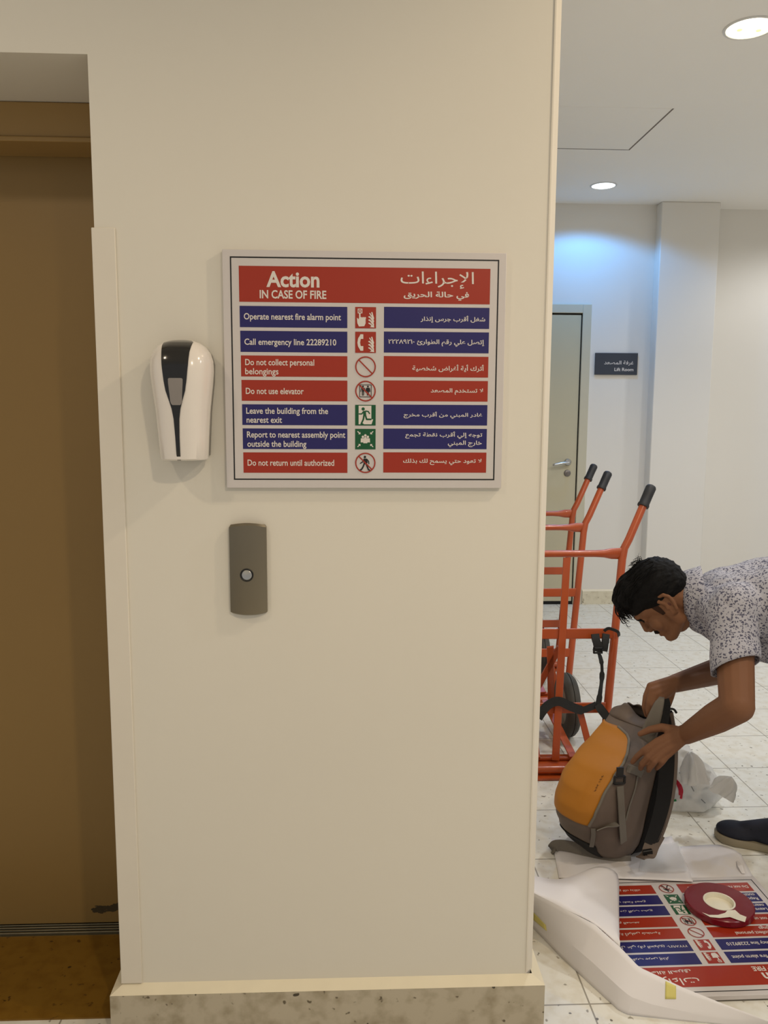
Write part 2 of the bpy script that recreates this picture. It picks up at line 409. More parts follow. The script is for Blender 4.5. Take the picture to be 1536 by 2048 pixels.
# beige door in the back wall
d2 = thing('door_2', 'beige flush door in a beige frame at the back of the corridor', 'door', (1.2, BY, 0), kind='structure')
fx1, fx0 = 1.680, 0.585
mb = MB(); mb.box(fx1-0.062, fx1, BY-0.02, BY+0.05, 0, 2.140); mb.box(fx0, fx0+0.062, BY-0.02, BY+0.05, 0, 2.140); mb.box(fx0+0.062, fx1-0.062, BY-0.02, BY+0.05, 2.080, 2.140)
obj('door_frame', mb, M['frame'], d2, bevel=0.003)
obj('frame_gap', MB().box(fx0+0.06, fx1-0.06, BY-0.004, BY+0.03, 0.0, 2.081), M['gap'], d2, smooth=False)
obj('door_leaf', MB().box(fx0+0.070, fx1-0.070, BY-0.010, BY+0.02, 0.025, 2.068), M['leaf'], d2, bevel=0.002)
mb = MB(); hx, hz = 1.548, 1.040
mb.lathe([(0, 0.012), (0.021, 0.012), (0.025, 0.008), (0.026, 0)], (hx, BY-0.010, hz), (0, -1, 0), 24)
mb.tube(spline([(hx, BY-0.015, hz), (hx, BY-0.05, hz), (hx-0.012, BY-0.062, hz-0.001), (hx-0.06, BY-0.062, hz-0.006), (hx-0.118, BY-0.058, hz-0.018)], 6), [0.010]*19+[0.0095]*4+[0.0085, 0.006], 12)
obj('door_handle', mb, M['steel'], d2)
mb = MB(); mb.lathe([(0, 0.008), (0.020, 0.008), (0.024, 0.005), (0.025, 0)], (hx, BY-0.010, hz-0.079), (0, -1, 0), 24); mb.box(hx-0.004, hx+0.004, BY-0.0195, BY-0.0175, hz-0.09, hz-0.068)
obj('lock_escutcheon', mb, mat('dull_steel', (128, 122, 118), 0.4, metal=0.7), d2)

# ceiling downlights that can be seen
def downlight(x, y, r, glow, label, bulbs=False):
    t = thing('downlight', label, 'ceiling light', (x, y, CEIL), group='recessed ceiling downlights')
    obj('trim_ring', MB().lathe([(r+0.012, 0), (r+0.011, -0.003), (r+0.005, -0.005), (r+0.001, -0.0045), (r-0.001, -0.002), (r-0.002, -0.0005)], (x, y, CEIL), n=40), M['ring'], t)
    obj('lens', MB().lathe([(0, -0.005), (r*0.6, -0.0048), (r-0.001, -0.0022)], (x, y, CEIL), n=40), glow, t)
    if bulbs:
        for s in (-1, 1):
            obj('bulb', MB().ellipsoid((x+s*0.036, y+0.006, CEIL-0.006), (0.011, 0, 0), (0, 0.011, 0), (0, 0, 0.005)), M['bulb'], t)
downlight(1.478, 1.42, 0.083, M['lampwarm'], 'warm glowing ceiling downlight with two bulbs near the top corner', True)
downlight(1.595, 3.522, 0.072, M['lampcool'], 'cool bluish ceiling downlight close to the back wall above the door', False)

# ================================================================ LETTERING
FORMS = {}
for i, (ch_, code, n) in enumerate([('ا', 0xFE8D, 2), ('ب', 0xFE8F, 4), ('ة', 0xFE93, 2), ('ت', 0xFE95, 4), ('ث', 0xFE99, 4), ('ج', 0xFE9D, 4), ('ح', 0xFEA1, 4), ('خ', 0xFEA5, 4), ('د', 0xFEA9, 2), ('ذ', 0xFEAB, 2), ('ر', 0xFEAD, 2), ('ز', 0xFEAF, 2), ('س', 0xFEB1, 4), ('ش', 0xFEB5, 4), ('ص', 0xFEB9, 4), ('ض', 0xFEBD, 4), ('ط', 0xFEC1, 4), ('ظ', 0xFEC5, 4), ('ع', 0xFEC9, 4), ('غ', 0xFECD, 4), ('ف', 0xFED1, 4), ('ق', 0xFED5, 4), ('ك', 0xFED9, 4), ('ل', 0xFEDD, 4), ('م', 0xFEE1, 4), ('ن', 0xFEE5, 4), ('ه', 0xFEE9, 4), ('و', 0xFEED, 2), ('ى', 0xFEEF, 2), ('ي', 0xFEF1, 4), ('أ', 0xFE83, 2), ('إ', 0xFE87, 2), ('ئ', 0xFE89, 4), ('ء', 0xFE80, 1)]):
    FORMS[ch_] = (code, n)
def arabic(s):
    s = s.replace('لا', '\u0001').replace('لإ', '\u0002')
    F = dict(FORMS); F['\u0001'] = (0xFEFB, 2); F['\u0002'] = (0xFEF9, 2)
    out = []
    for i, c in enumerate(s):
        if c not in F: out.append(c); continue
        code, n = F[c]
        prev = i > 0 and s[i-1] in F and F[s[i-1]][1] == 4
        nxt = n == 4 and i+1 < len(s) and s[i+1] in F and F[s[i+1]][1] > 1
        prev = prev and n > 1
        k = 0 if n == 1 else (1 if prev and not nxt else 2 if nxt and not prev else 3 if prev and nxt else 0)
        out.append(chr(code+k))
    r = ''.join(out)[::-1]
    res = ''; run = ''                        # digits read left to right
    for c in r:
        if '\u0660' <= c <= '\u0669': run += c
        else: res += run[::-1]+c; run = ''
    return res + run[::-1]
def text2d(body, bold=0.0):
    cu = bpy.data.curves.new('lettering', 'FONT'); cu.body = body; cu.size = 1.0; cu.resolution_u = 3; cu.offset = bold; cu.fill_mode = 'FRONT'
    o = bpy.data.objects.new('lettering', cu); COL.objects.link(o)
    me = bpy.data.meshes.new_from_object(o.evaluated_get(bpy.context.evaluated_depsgraph_get()))
    vs = [(v.co.x, v.co.y) for v in me.vertices]; fs = [tuple(p.vertices) for p in me.polygons]
    bpy.data.objects.remove(o); bpy.data.curves.remove(cu); bpy.data.meshes.remove(me)
    return vs, fs
class Flat:                                   # flat print, local (x, z), laid a hair in front of a board
    def __init__(s, y): s.y = y; s.mb = MB(); s.k = 0
    def P(s, pts, y): s.k += 1; return [Vector((a, y-0.0000025*s.k, b)) for a, b in pts]
    def poly(s, pts, mi, lay=0): s.mb.fan(s.P(pts, s.y-0.00025*lay), mi)
    def rect(s, x0, x1, z0, z1, mi, lay=0): s.poly([(x0, z0), (x1, z0), (x1, z1), (x0, z1)], mi, lay)
    def disc(s, c, r, mi, lay=0, n=20): s.poly([(c[0]+r*math.cos(2*PI*j/n), c[1]+r*math.sin(2*PI*j/n)) for j in range(n)], mi, lay)
    def ring(s, c, r0, r1, mi, lay=0, n=40):
        for j in range(n):
            a, b = 2*PI*j/n, 2*PI*(j+1)/n
            s.poly([(c[0]+r*math.cos(t), c[1]+r*math.sin(t)) for r, t in ((r0, a), (r1, a), (r1, b), (r0, b))], mi, lay)
    def stroke(s, pts, w, mi, lay=0, cap=True):
        for (x0, z0), (x1, z1) in zip(pts, pts[1:]):
            L = math.hypot(x1-x0, z1-z0) or 1e-6; nx, nz = -(z1-z0)/L*w/2, (x1-x0)/L*w/2
            s.poly([(x0+nx, z0+nz), (x0-nx, z0-nz), (x1-nx, z1-nz), (x1+nx, z1+nz)], mi, lay)
        if cap:
            for p in pts: s.disc(p, w/2, mi, lay+0.2, 10)
    def text(s, body, x0, x1, z0, z1, mi, lay=1, bold=0.012):
        vs, fs = text2d(body, bold)
        ax = min(v[0] for v in vs); bx = max(v[0] for v in vs); az = min(v[1] for v in vs); bz = max(v[1] for v in vs)
        s.mb.add([Vector((x0+(x1-x0)*(x-ax)/(bx-ax), s.y-0.00025*lay, z0+(z1-z0)*(z-az)/(bz-az))) for x, z in vs], fs, mi)
def latin(fl, body, x0, x1, zb, zt, mi, bold):
    # zb..zt is baseline to capital top: work out how far the letters hang below the line
    ref, _ = text2d('H', 0.0); capz = max(v[1] for v in ref)
    vs, fs = text2d(body, bold)
    ax = min(v[0] for v in vs); bx = max(v[0] for v in vs); kz = (zt-zb)/capz; kx = (x1-x0)/(bx-ax)
    fl.mb.add([Vector((x0+kx*(x-ax), fl.y-0.00025, zb+kz*z)) for x, z in vs], fs, mi)

# ================================================================ FIRE ACTION SIGN
SM = [M['signwhite'], M['black'], M['red'], M['blue'], M['green'], M['lettering'], M['signedge']]
W_, K_, R_, B_, G_, L_, E_ = range(7)
TH = 0.012
def picto(fl, k, zc):
    xc = 0.0007; h = 0.0213
    def T(pts): return [(xc+(a-50)/50*h, zc+(50-b)/50*h) for a, b in pts]   # 0..100 box, y down
    def st(pts, w, mi, lay=2): fl.stroke(T(pts), w/50*h, mi, lay)
    def po(pts, mi, lay=2): fl.poly(T(pts), mi, lay)
    def di(x, y, r, mi, lay=2): fl.disc(T([(x, y)])[0], r/50*h, mi, lay)
    def flames():
        for dy in (0, 15, 30):
            st([(66, 46+dy), (74, 50+dy), (84, 62+dy)], 6, L_); st([(84, 62+dy), (88, 52+dy), (84, 40+dy), (80, 26+dy)], 6, L_)
            st([(70, 30+dy), (78, 42+dy), (86, 52+dy)], 5, L_)
        po([(70, 94), (92, 96), (90, 84), (80, 88)], L_)
    def ban():
        fl.ring((xc, zc), 0.88*h, h, R_, 4); a = math.radians(135)
        fl.stroke([(xc+0.92*h*math.cos(a), zc+0.92*h*math.sin(a)), (xc-0.92*h*math.cos(a), zc-0.92*h*math.sin(a))], 0.12*h, R_, 4, False)
    def man(x, y, s, mi, dress=False):
        di(x, y, 4.5*s, mi); po([(x-6*s, y+6*s), (x+6*s, y+6*s), (x+(9 if dress else 5)*s, y+26*s), (x-(9 if dress else 5)*s, y+26*s)], mi)
        st([(x-3*s, y+24*s), (x-3*s, y+43*s)], 4*s, mi); st([(x+3*s, y+24*s), (x+3*s, y+43*s)], 4*s, mi)
        st([(x-8*s, y+8*s), (x-11*s, y+25*s)], 3*s, mi); st([(x+8*s, y+8*s), (x+11*s, y+25*s)], 3*s, mi)
    if k in (0, 1): fl.rect(xc-h, xc+h, zc-h, zc+h, R_, 1); flames()
    if k in (4, 5): fl.rect(xc-h, xc+h, zc-h, zc+h, G_, 1)
    if k == 0:
        po([(12, 8), (34, 8), (34, 30), (12, 30)], L_); po([(16, 12), (30, 12), (30, 26), (16, 26)], R_, 3); di(23, 19, 4, L_, 4)
        st([(22, 24), (22, 56)], 7, L_); po([(8, 50), (16, 58), (18, 52), (50, 52), (50, 76), (44, 90), (18, 92), (10, 76)], L_)
        for x in (28, 38, 47): di(x, 52, 5, L_)
    if k == 1:
        st([(30, 18), (20, 34), (17, 52), (20, 68), (30, 84)], 13, L_); po([(24, 12), (39, 12), (39, 34), (27, 34)], L_); po([(24, 90), (39, 90), (39, 68), (27, 68)], L_)
    if k == 2: ban()
    if k == 3:
        for p, q in (((22, 20), (78, 20)), ((78, 20), (78, 78)), ((78, 78), (22, 78)), ((22, 78), (22, 20))): st([p, q], 3, K_)
        man(38, 28, 0.98, K_); man(62, 28, 0.98, K_, True); ban()
    if k == 4:
        po([(17, 4), (79, 4), (79, 70), (88, 70), (80, 94), (17, 94)], L_)
        di(39, 20, 8, G_, 3); po([(38, 30), (52, 28), (54, 50), (40, 56)], G_, 3)
        st([(40, 33), (32, 44), (20, 44)], 6, G_, 3); st([(52, 30), (64, 32), (70, 42)], 6, G_, 3)
        st([(43, 52), (40, 70), (30, 92), (38, 94)], 8, G_, 3); st([(50, 50), (56, 70), (76, 70)], 8, G_, 3)
    if k == 5:
        for x, y, s in ((50, 32, 6), (38, 39, 6), (62, 39, 6), (50, 45, 6)): di(x, y, s, L_, 3)
        po([(28, 46), (72, 46), (73, 66), (27, 66)], L_); po([(40, 52), (60, 52), (60, 70), (40, 70)], L_, 3)
        for x, y, sx, sy in ((20, 20, 1, 1), (80, 20, -1, 1), (20, 80, 1, -1), (80, 80, -1, -1)):
            st([(x-7*sx, y-7*sy), (x+4*sx, y+4*sy)], 4.5, L_); po([(x+6*sx, y-5*sy), (x+6*sx, y+6*sy), (x-5*sx, y+6*sy)], L_, 3)
    if k == 6:
        di(48, 21, 6, K_); po([(42, 29), (58, 29), (62, 48), (54, 58), (42, 54)], K_)
        st([(44, 32), (36, 46), (26, 52)], 5, K_); st([(58, 32), (66, 42), (68, 54)], 5, K_)
        st([(45, 54), (38, 72), (30, 84), (26, 84)], 7, K_); st([(54, 54), (60, 70), (66, 84), (72, 86)], 7, K_); ban()
def fire_sign(label):
    t = thing('fire_action_sign', label, 'sign', (0, 0, 0), 'fire action signs')
    mb = MB(); hw, hh = 0.289, 0.2415
    mb.box(-hw, hw, -TH, 0, -hh, hh, 0)
    b0 = obj('board', mb, [M['signwhite']], t, bevel=0.001)
    fl = Flat(-TH-0.0003); q = 0.0027; x0, x1, z0, z1 = -0.2735, 0.2738, -0.2245, 0.2277
    for a in ((x0, x1, z1-q, z1), (x0, x1, z0, z0+q), (x0, x0+q, z0, z1), (x1-q, x1, z0, z1)): fl.rect(*a, K_)
    obj('border_line', fl.mb, SM, t, smooth=False, recalc=False)
    fl = Flat(-TH-0.0003); fl.rect(-0.256, 0.256, 0.1385, 0.2095, R_)
    latin(fl, 'Action', -0.2008, -0.0933, 0.1694, 0.1983, L_, 0.028)
    latin(fl, 'IN CASE OF FIRE', -0.2146, -0.0795, 0.1462, 0.1617, L_, 0.022)
    fl.text(arabic('الإجراءات'), 0.0719, 0.2223, 0.1688, 0.2026, L_, bold=0.004)
    fl.text(arabic('في حالة الحريق'), 0.0785, 0.2128, 0.1454, 0.1630, L_, bold=0.022)
    obj('header_panel', fl.mb, SM, t, smooth=False, recalc=False)
    left = [[('Operate nearest fire alarm point', -0.2473, -0.0497, 0.1037, 0.1158)], [('Call emergency line 22289210', -0.2470, -0.0595, 0.0530, 0.0649)],
            [('Do not collect personal', -0.2461, -0.1049, 0.0119, 0.0240), ('belongings', -0.2464, -0.1784, -0.0066, 0.0055)], [('Do not use elevator', -0.2458, -0.1270, -0.0466, -0.0345)],
            [('Leave the building from the', -0.2457, -0.0768, -0.0870, -0.0749), ('nearest exit', -0.2452, -0.1723, -0.1056, -0.0935)],
            [('Report to nearest assembly point', -0.2449, -0.0412, -0.1360, -0.1239), ('outside the building', -0.2444, -0.1222, -0.1552, -0.1431)], [('Do not return until authorized', -0.2446, -0.0645, -0.1945, -0.1824)]]
    right = [[('شغل أقرب جرس إنذار', 0.1135, 0.2473, 0.1006, 0.1152)], [('إتصل علي رقم الطوارئ ٢٢٢٨٩٢١٠', 0.0475, 0.2471, 0.0525, 0.0667)], [('أترك أية أغراض شخصية', 0.0976, 0.2474, 0.0005, 0.0160)],
             [('لا تستخدم المصعد', 0.1363, 0.2463, -0.0460, -0.0327)], [('غادر المبني من أقرب مخرج', 0.0805, 0.2453, -0.0954, -0.0812)],
             [('توجه إلي أقرب نقطة تجمع', 0.0842, 0.2462, -0.1374, -0.1222), ('خارج المبني', 0.1739, 0.2457, -0.1548, -0.1410)], [('لا تعود حتي يسمح لك بذلك', 0.0801, 0.2461, -0.1928, -0.1792)]]
    cols = [B_, B_, R_, R_, B_, B_, R_]
    for k in range(7):
        zt = 0.1305-0.0496*k; zb = zt-0.0425
        fl = Flat(-TH-0.0003); fl.rect(-0.2556+0.0004*k, -0.0368, zb, zt, cols[k])
        for a in left[k]: latin(fl, *a, L_, 0.014)
        obj('instruction_panel', fl.mb, SM, t, smooth=False, recalc=False)
        fl = Flat(-TH-0.0003); picto(fl, k, (zt+zb)/2)
        obj('pictogram', fl.mb, SM, t, smooth=False, recalc=False)
        fl = Flat(-TH-0.0003); fl.rect(0.0384, 0.2558, zb+0.001, zt+0.001, cols[k])
        for s_, a0, a1, b0_, b1_ in right[k]: fl.text(arabic(s_), a0, a1, b0_, b1_, L_, bold=0.016)
        obj('instruction_panel', fl.mb, SM, t, smooth=False, recalc=False)
    return t
sign = fire_sign('large bilingual fire action sign mounted flat on the cream wall')
sign.location = (0.0298, -0.0005, 1.4832)
sign2 = sign.copy(); COL.objects.link(sign2)
for c_ in list(sign.children):
    n_ = c_.copy(); n_.parent = sign2; COL.objects.link(n_)
sign2['label'] = 'fire action sign lying upside down on the floor half wrapped in white paper'
sign2.matrix_world = Matrix.Translation((0.927, 0.271, 0.0045)) @ Matrix.Rotation(math.radians(0.6), 4, 'Z') @ Matrix(((-1, 0, 0, 0), (0, 0, -1, 0), (0, -1, 0, 0), (0, 0, 0, 1)))

# ================================================================ LIFT ROOM PLAQUE
t = thing('room_sign', 'small charcoal room name plaque on the back wall beside the beige door', 'sign', (1.8705, BY, 1.733))
obj('plate', MB().box(1.719, 2.022, BY-0.012, BY, 1.658, 1.809), M['plaque'], t, bevel=0.001)
fl = Flat(BY-0.0122)
fl.text(arabic('غرفة المصعد'), 1.783, 1.993, 1.722, 1.756, 0, bold=0.012)
obj('arabic_lettering', fl.mb, [M['lettering']], t, smooth=False, recalc=False); fl = Flat(BY-0.0122)
latin(fl, 'Lift Room', 1.858, 1.994, 1.684, 1.706, 0, 0.016)
obj('lettering', fl.mb, [M['lettering']], t, smooth=False, recalc=False)

# ================================================================ SANITISER DISPENSER
t = thing('soap_dispenser', 'glossy white wall dispenser with a black tapering stripe beside the sign', 'dispenser', (-0.338, 0, 1.305))
DX = -0.339
rows = [(1.303, .0455, .080), (1.306, .0470, .086), (1.35, .0495, .092), (1.40, .0530, .097), (1.45, .0590, .101), (1.480, .0620, .101), (1.500, .0612, .098), (1.516, .0565, .091), (1.528, .0480, .080), (1.536, .0370, .066), (1.5405, .0240, .050), (1.5425, .0100, .038)]
def rowat(z):
    for (a, wa, da), (b, wb, db) in zip(rows, rows[1:]):
        if a <= z <= b: f = (z-a)/(b-a); return wa+(wb-wa)*f, da+(db-da)*f
    return rows[-1][1:]
def dsec(z, x):                                # depth of the cover at height z, offset x
    w_, d_ = rowat(z); q = min(1, abs(x)/w_); return -(0.030 + (d_-0.030)*(1-q**3.2)**(1/2.6))
mb = MB(); R = []
for z, w_, d_ in rows:
    ring = []
    for j in range(33):
        a = PI*j/32; x = -math.cos(a); xx = math.copysign(abs(x)**0.8, x)*w_; ring.append(Vector((DX+xx, dsec(z, xx), z)))
    ring += [Vector((DX+w_*0.97, -0.024, z)), Vector((DX-w_*0.97, -0.024, z))]
    R.append(ring)
mb.loft(R)
obj('cover', mb, M['gloss'], t, smooth=50)
mb = MB(); R = []
for z, w_, d_ in [(1.310, .046, 0), (1.40, .051, 0), (1.46, .058, 0), (1.495, .0595, 0), (1.515, .054, 0), (1.530, .043, 0), (1.539, .025, 0)]:
    R.append([Vector((DX-w_, -0.001, z)), Vector((DX-w_, -0.024, z)), Vector((DX-w_*.93, -0.05, z)), Vector((DX+w_*.93, -0.05, z)), Vector((DX+w_, -0.024, z)), Vector((DX+w_, -0.001, z))])
mb.loft(R); obj('back_plate', mb, M['grey'], t)
prof = [(1.3035, .0036), (1.35, .0042), (1.385, .0056), (1.405, .0085), (1.42, .0128), (1.44, .0190), (1.46, .0222), (1.49, .0255), (1.515, .0272), (1.530, .0290), (1.537, .0290), (1.5402, .0230), (1.5424, .0095)]
rws = []
for i in range(len(prof)-1):
    for k in range(4):
        f = k/4; rws.append((prof[i][0]+(prof[i+1][0]-prof[i][0])*f, prof[i][1]+(prof[i+1][1]-prof[i][1])*f))
rws.append(prof[-1])
mb = MB(); mb.grid([[Vector((DX-0.002+h_*s, dsec(z, -0.002+h_*s)-0.0016, z)) for s in [k/8 for k in range(-8, 9)]] for z, h_ in rws])
sp_ = obj('front_stripe', mb, M['glossblack'], t, smooth='all', recalc=False)
mb = MB(); zz = [1.4125, 1.4145, 1.420, 1.43, 1.445, 1.455, 1.4625, 1.4645]; hw_ = [.0075, .0095, .0115, .0120, .0132, .0140, .0142, .0120]
mb.grid([[Vector((DX-0.001+h_*s, dsec(z, h_*s)-0.0026, z)) for s in [k/6 for k in range(-6, 7)]] for z, h_ in zip(zz, hw_)])
obj('level_window', mb, M['window'], t, smooth='all', recalc=False)

# ================================================================ LIFT CALL PANEL
t = thing('lift_call_panel', 'bronze metal lift call plate with one round button below the sign', 'lift button panel', (-0.218, 0, 0.971))
mb = MB(); x0, x1, z0, z1 = -0.2565, -0.1785, 0.971, 1.164
def psec(u): return -(0.010 + 0.010*(1-abs(u)**2.6))
R = []
for z, ins, dd in [(z0, .004, .35), (z0+.004, .0, .85), (z0+.012, 0, 1), (z1-.016, 0, 1), (z1-.006, 0, .97), (z1-.001, .003, .75)]:
    ring = []
    for j in range(21):
        u = -1+j/10; zz_ = z + (0.005*(1-u*u) if z > z1-.02 else (-0.004*(1-u*u) if z < z0+.01 else 0))
        ring.append(Vector(((x0+x1)/2+u*((x1-x0)/2-ins), psec(u)*dd, zz_)))
    ring += [Vector(((x0+x1)/2+(x1-x0)/2-ins, -0.0002, z)), Vector(((x0+x1)/2-(x1-x0)/2+ins, -0.0002, z))]
    R.append(ring)
mb.loft(R); obj('face_plate', mb, M['bronze'], t, smooth=30)
c0 = (-0.2195, -0.0195, 1.0575)
obj('button_ring', MB().lathe([(0.0142, -0.001), (0.0142, 0.0016), (0.0128, 0.0022), (0.0112, 0.0010), (0.0110, -0.001)], c0, (0, -1, 0), 36), M['black'], t)
obj('button', MB().lathe([(0.0112, -0.001), (0.0108, 0.0014), (0.0096, 0.0024), (0.0060, 0.0020), (0, 0.0016)], c0, (0, -1, 0), 36), M['steel'], t)

# ================================================================ HAND TRUCKS
def truck(label):
    t = thing('hand_truck', label, 'hand truck', (0.86, 1.42, 0), 'orange hand trucks parked in a row')
    a0, b0 = 1.34, 0.215
    def P(x, z, dy=0): return Vector((x, a0+b0*z+dy, z))
    rl = lambda z: 1.012+0.132*z                       # right rail x at height z
    ml = lambda z: 0.815+0.085*z                       # middle rail
    ll = lambda z: 2*ml(z)-rl(z)
    top = 0.828
    for s, f in (('r', rl), ('l', ll)):
        sg = 1 if s == 'r' else -1
        mb = MB(); b_ = P(f(0.03), 0.03)
        grip0 = P(f(top)+sg*0.098, top+0.185, 0.02); grip1 = P(f(top)+sg*0.142, top+0.268, 0.03)
        pts = [b_, P(f(0.4), 0.4), P(f(top-0.03), top-0.03), P(f(top)+sg*0.006, top+0.015), P(f(top)+sg*0.026, top+0.05), grip0, grip0.lerp(grip1, 0.9)]
        mb.tube(pts, 0.0165, 14); obj('side_rail', mb, M['orange'], t)
        d = (grip1-grip0).normalized()
        mb = MB(); mb.tube([grip0-d*0.004, grip0+d*0.004, grip0+d*0.012, grip0+d*0.05, grip1-d*0.012, grip1-d*0.004, grip1], [0.0235, 0.0245, 0.0215, 0.0215, 0.0220, 0.018, 0.010], 16)
        obj('grip', mb, M['rubber'], t)
    # top cross tube with flattened ends
    mb = MB(); rings = []
    xa, xb = ll(top), rl(top)
    for f, hz, hy in ((0, .024, .008), (.10, .023, .009), (.17, .0165, .0155), (.25, .0145, .0145), (.75, .0145, .0145), (.83, .0165, .0155), (.90, .023, .009), (1, .024, .008)):
        c = P(xa+(xb-xa)*f, top-0.006); rings.append([c+Vector((0, hy*math.cos(x), hz*math.sin(x))) for x in [2*PI*j/16 for j in range(16)]])
    mb.loft(rings); obj('top_cross_tube', mb, M['orange'], t)
    mb = MB(); mb.bar(P(ml(0.02), 0.02, -0.022), P(ml(top-0.02), top-0.02, -0.014), (1, 0, 0), 0.030, 0.008); obj('centre_bar', mb, M['orange'], t, bevel=0.002)
    for z in (0.505, 0.215):
        mb = MB(); mb.bar(P(ll(z)-0.002, z, -0.006), P(rl(z)+0.002, z, -0.006), (0, b0, 1), 0.042, 0.010); obj('cross_bar', mb, M['orange'], t, bevel=0.003)
    for sg in (1, -1):
        mb = MB(); mb.bar(P(ml(0.2)+sg*0.095, 0.20, 0.002), P(ml(0.03)+sg*0.150, 0.035, 0.002), (1, 0, 0), 0.026, 0.007); obj('diagonal_strut', mb, M['orange'], t, bevel=0.002)
        mb = MB(); mb.bar(Vector((ml(0)+sg*0.035, 1.655, 0.145)), P(ml(0)+sg*0.075, 0.03, -0.02), (1, 0, 0), 0.032, 0.008); obj('floor_brace', mb, M['orange'], t, bevel=0.002)
        mb = MB(); mb.bar(Vector((ml(0)+sg*0.05, 1.60, 0.145)), P(ml(.45)-sg*0.02+(-0.02 if sg < 0 else -0.02), 0.45, 0.01), (1, 0, 0), 0.028, 0.008); obj('rear_brace', mb, M['orange'], t, bevel=0.002)
    # nose plate with a lip tube
    mb = MB(); X0, X1 = ll(0)+0.01, rl(0)-0.005
    mb.loft([[Vector((x, y, z)) for x, y in ((X0, 1.185), (X1, 1.185), (X1, 1.26), (X1-0.10, 1.40), (X0+0.10, 1.40), (X0, 1.26))] for z in (0.002, 0.010)])
    obj('nose_plate', mb, M['orange'], t, bevel=0.001)
    obj('nose_tube', MB().tube([(X0, 1.225, 0.028), (X1, 1.225, 0.028)], 0.0165, 14), M['orange'], t)
    obj('foot_tube', MB().tube([P(X0, 0.018, 0.0), P(X1, 0.018, 0.0)], 0.008, 12), M['orange'], t)
    obj('axle', MB().tube([(ml(0)-0.16, 1.62, 0.137), (ml(0)+0.16, 1.62, 0.137)], 0.010, 12), M['orange'], t)
    obj('axle_brace', MB().bar((ml(0)-0.09, 1.64, 0.11), (ml(0)+0.09, 1.64, 0.11), (0, 0, 1), 0.03, 0.008), M['orange'], t)
    for sg in (1, -1):
        c = Vector((ml(0)+sg*0.125, 1.62, 0.137))
        R_o = 0.137; hw_ = 0.031
        pr = [(0.082, -hw_*0.8), (0.100, -hw_*0.95), (0.122, -hw_*0.9), (0.133, -hw_*0.55), (R_o, -hw_*0.3), (R_o, -hw_*0.06), (R_o-0.004, -hw_*0.04), (R_o-0.004, hw_*0.04), (R_o, hw_*0.06), (R_o, hw_*0.3), (0.133, hw_*0.55), (0.122, hw_*0.9), (0.100, hw_*0.95), (0.082, hw_*0.8)]
        wl = obj('wheel', MB().lathe(pr, c, (1, 0, 0), 40), M['tyre'], t)
        obj('hub', MB().lathe([(0, -0.030), (0.018, -0.030), (0.020, -0.018), (0.070, -0.012), (0.083, -0.022), (0.083, 0.022), (0.070, 0.012), (0.020, 0.018), (0.018, 0.030), (0, 0.030)], c, (1, 0, 0), 32), M['hub'], wl)
    return t
tk = truck('nearest orange hand truck, with a black strap hung on it, behind the backpack')
def copy_tree(o, parent=None):
    c = o.copy(); COL.objects.link(c); c.parent = parent
    for ch_ in list(o.children): copy_tree(ch_, c)
    return c
for lab, dx, dy in (('second orange hand truck, its grip between the other two grips', 0.054, 0.735), ('farthest orange hand truck, its grip in front of the beige door frame', 0.146, 1.275)):
    c = copy_tree(tk); c.location = tk.location + Vector((dx, dy, 0)); c['label'] = lab

# black strap hung over the nearest truck
t = thing('cargo_strap', 'black webbing strap with buckles hanging on the nearest hand truck', 'strap', (1.06, 1.40, 0.45))
yb = lambda z, d=0: 1.34+0.215*z-0.026-d
def pz(u, v, d=0.0):                     # point on the truck's sloping frame plane
    r = ray(u, v); a = 1.34-0.026-d; b = 0.215
    k_ = (a+b*CAM.z-CAM.y)/(r.y-b*r.z); return CAM+r*k_
mb = MB()
mb.ribbon(spline([pz(1208, 1262, 0.004), pz(1216, 1257, 0.012), pz(1226, 1259, 0.02), pz(1236, 1264, 0.02), pz(1238, 1272, 0.0)], 4), 0.012, (0.3, -0.3, 1), 0.004)
mb.ribbon(spline([pz(1190, 1268, 0.010), pz(1192, 1280, .014), pz(1196, 1292, .014), pz(1194, 1303, .012)], 5), [0.031]*8+[0.034]*8, (1, 0, 0), 0.012)
mb.ribbon(spline([pz(1212, 1268, 0.010), pz(1211, 1280, .014), pz(1210, 1292, .014), pz(1208, 1302, .01)], 5), [0.028]*8+[0.024]*8, (1, 0, 0), 0.012)
mb.ribbon(spline([pz(1197, 1304, 0.012), pz(1203, 1325, .010), pz(1204, 1352, .006), pz(1201, 1380, .008), pz(1197, 1405, .010), pz(1192, 1416, .012)], 6), [0.014]*3+[0.018]*4+[0.012]*4+[0.020]*3+[0.017]*7+[0.022]*10, [(1, 0.5*math.sin(i*0.5), 0) for i in range(31)], 0.003)
mb.ribbon(spline([pz(1076, 1436, 0.02), pz(1090, 1416, .02), pz(1105, 1405, .018), pz(1120, 1403, .02), pz(1140, 1412, .016), pz(1163, 1420, .012), pz(1182, 1414, .012), pz(1193, 1409, .014)], 5), [0.036]*26+[0.026]*10, (0, 0.2, 1), 0.003)
mb.ribbon(spline([pz(1195, 1409, .014), pz(1203, 1420, .022), pz(1215, 1436, .024)], 4), [0.026, 0.028, 0.032, 0.034, 0.034, 0.034, 0.034, 0.034, 0.034], (0.7, 0, 0.7), 0.014)
obj('webbing', mb, M['webbing'], t, smooth=50)
mb = MB(); c = pz(1196, 1300, 0.016)
mb.box(c.x-0.02, c.x+0.018, c.y-0.008, c.y+0.004, c.z-0.014, c.z-0.008); mb.box(c.x-0.02, c.x+0.018, c.y-0.008, c.y+0.004, c.z+0.004, c.z+0.012)
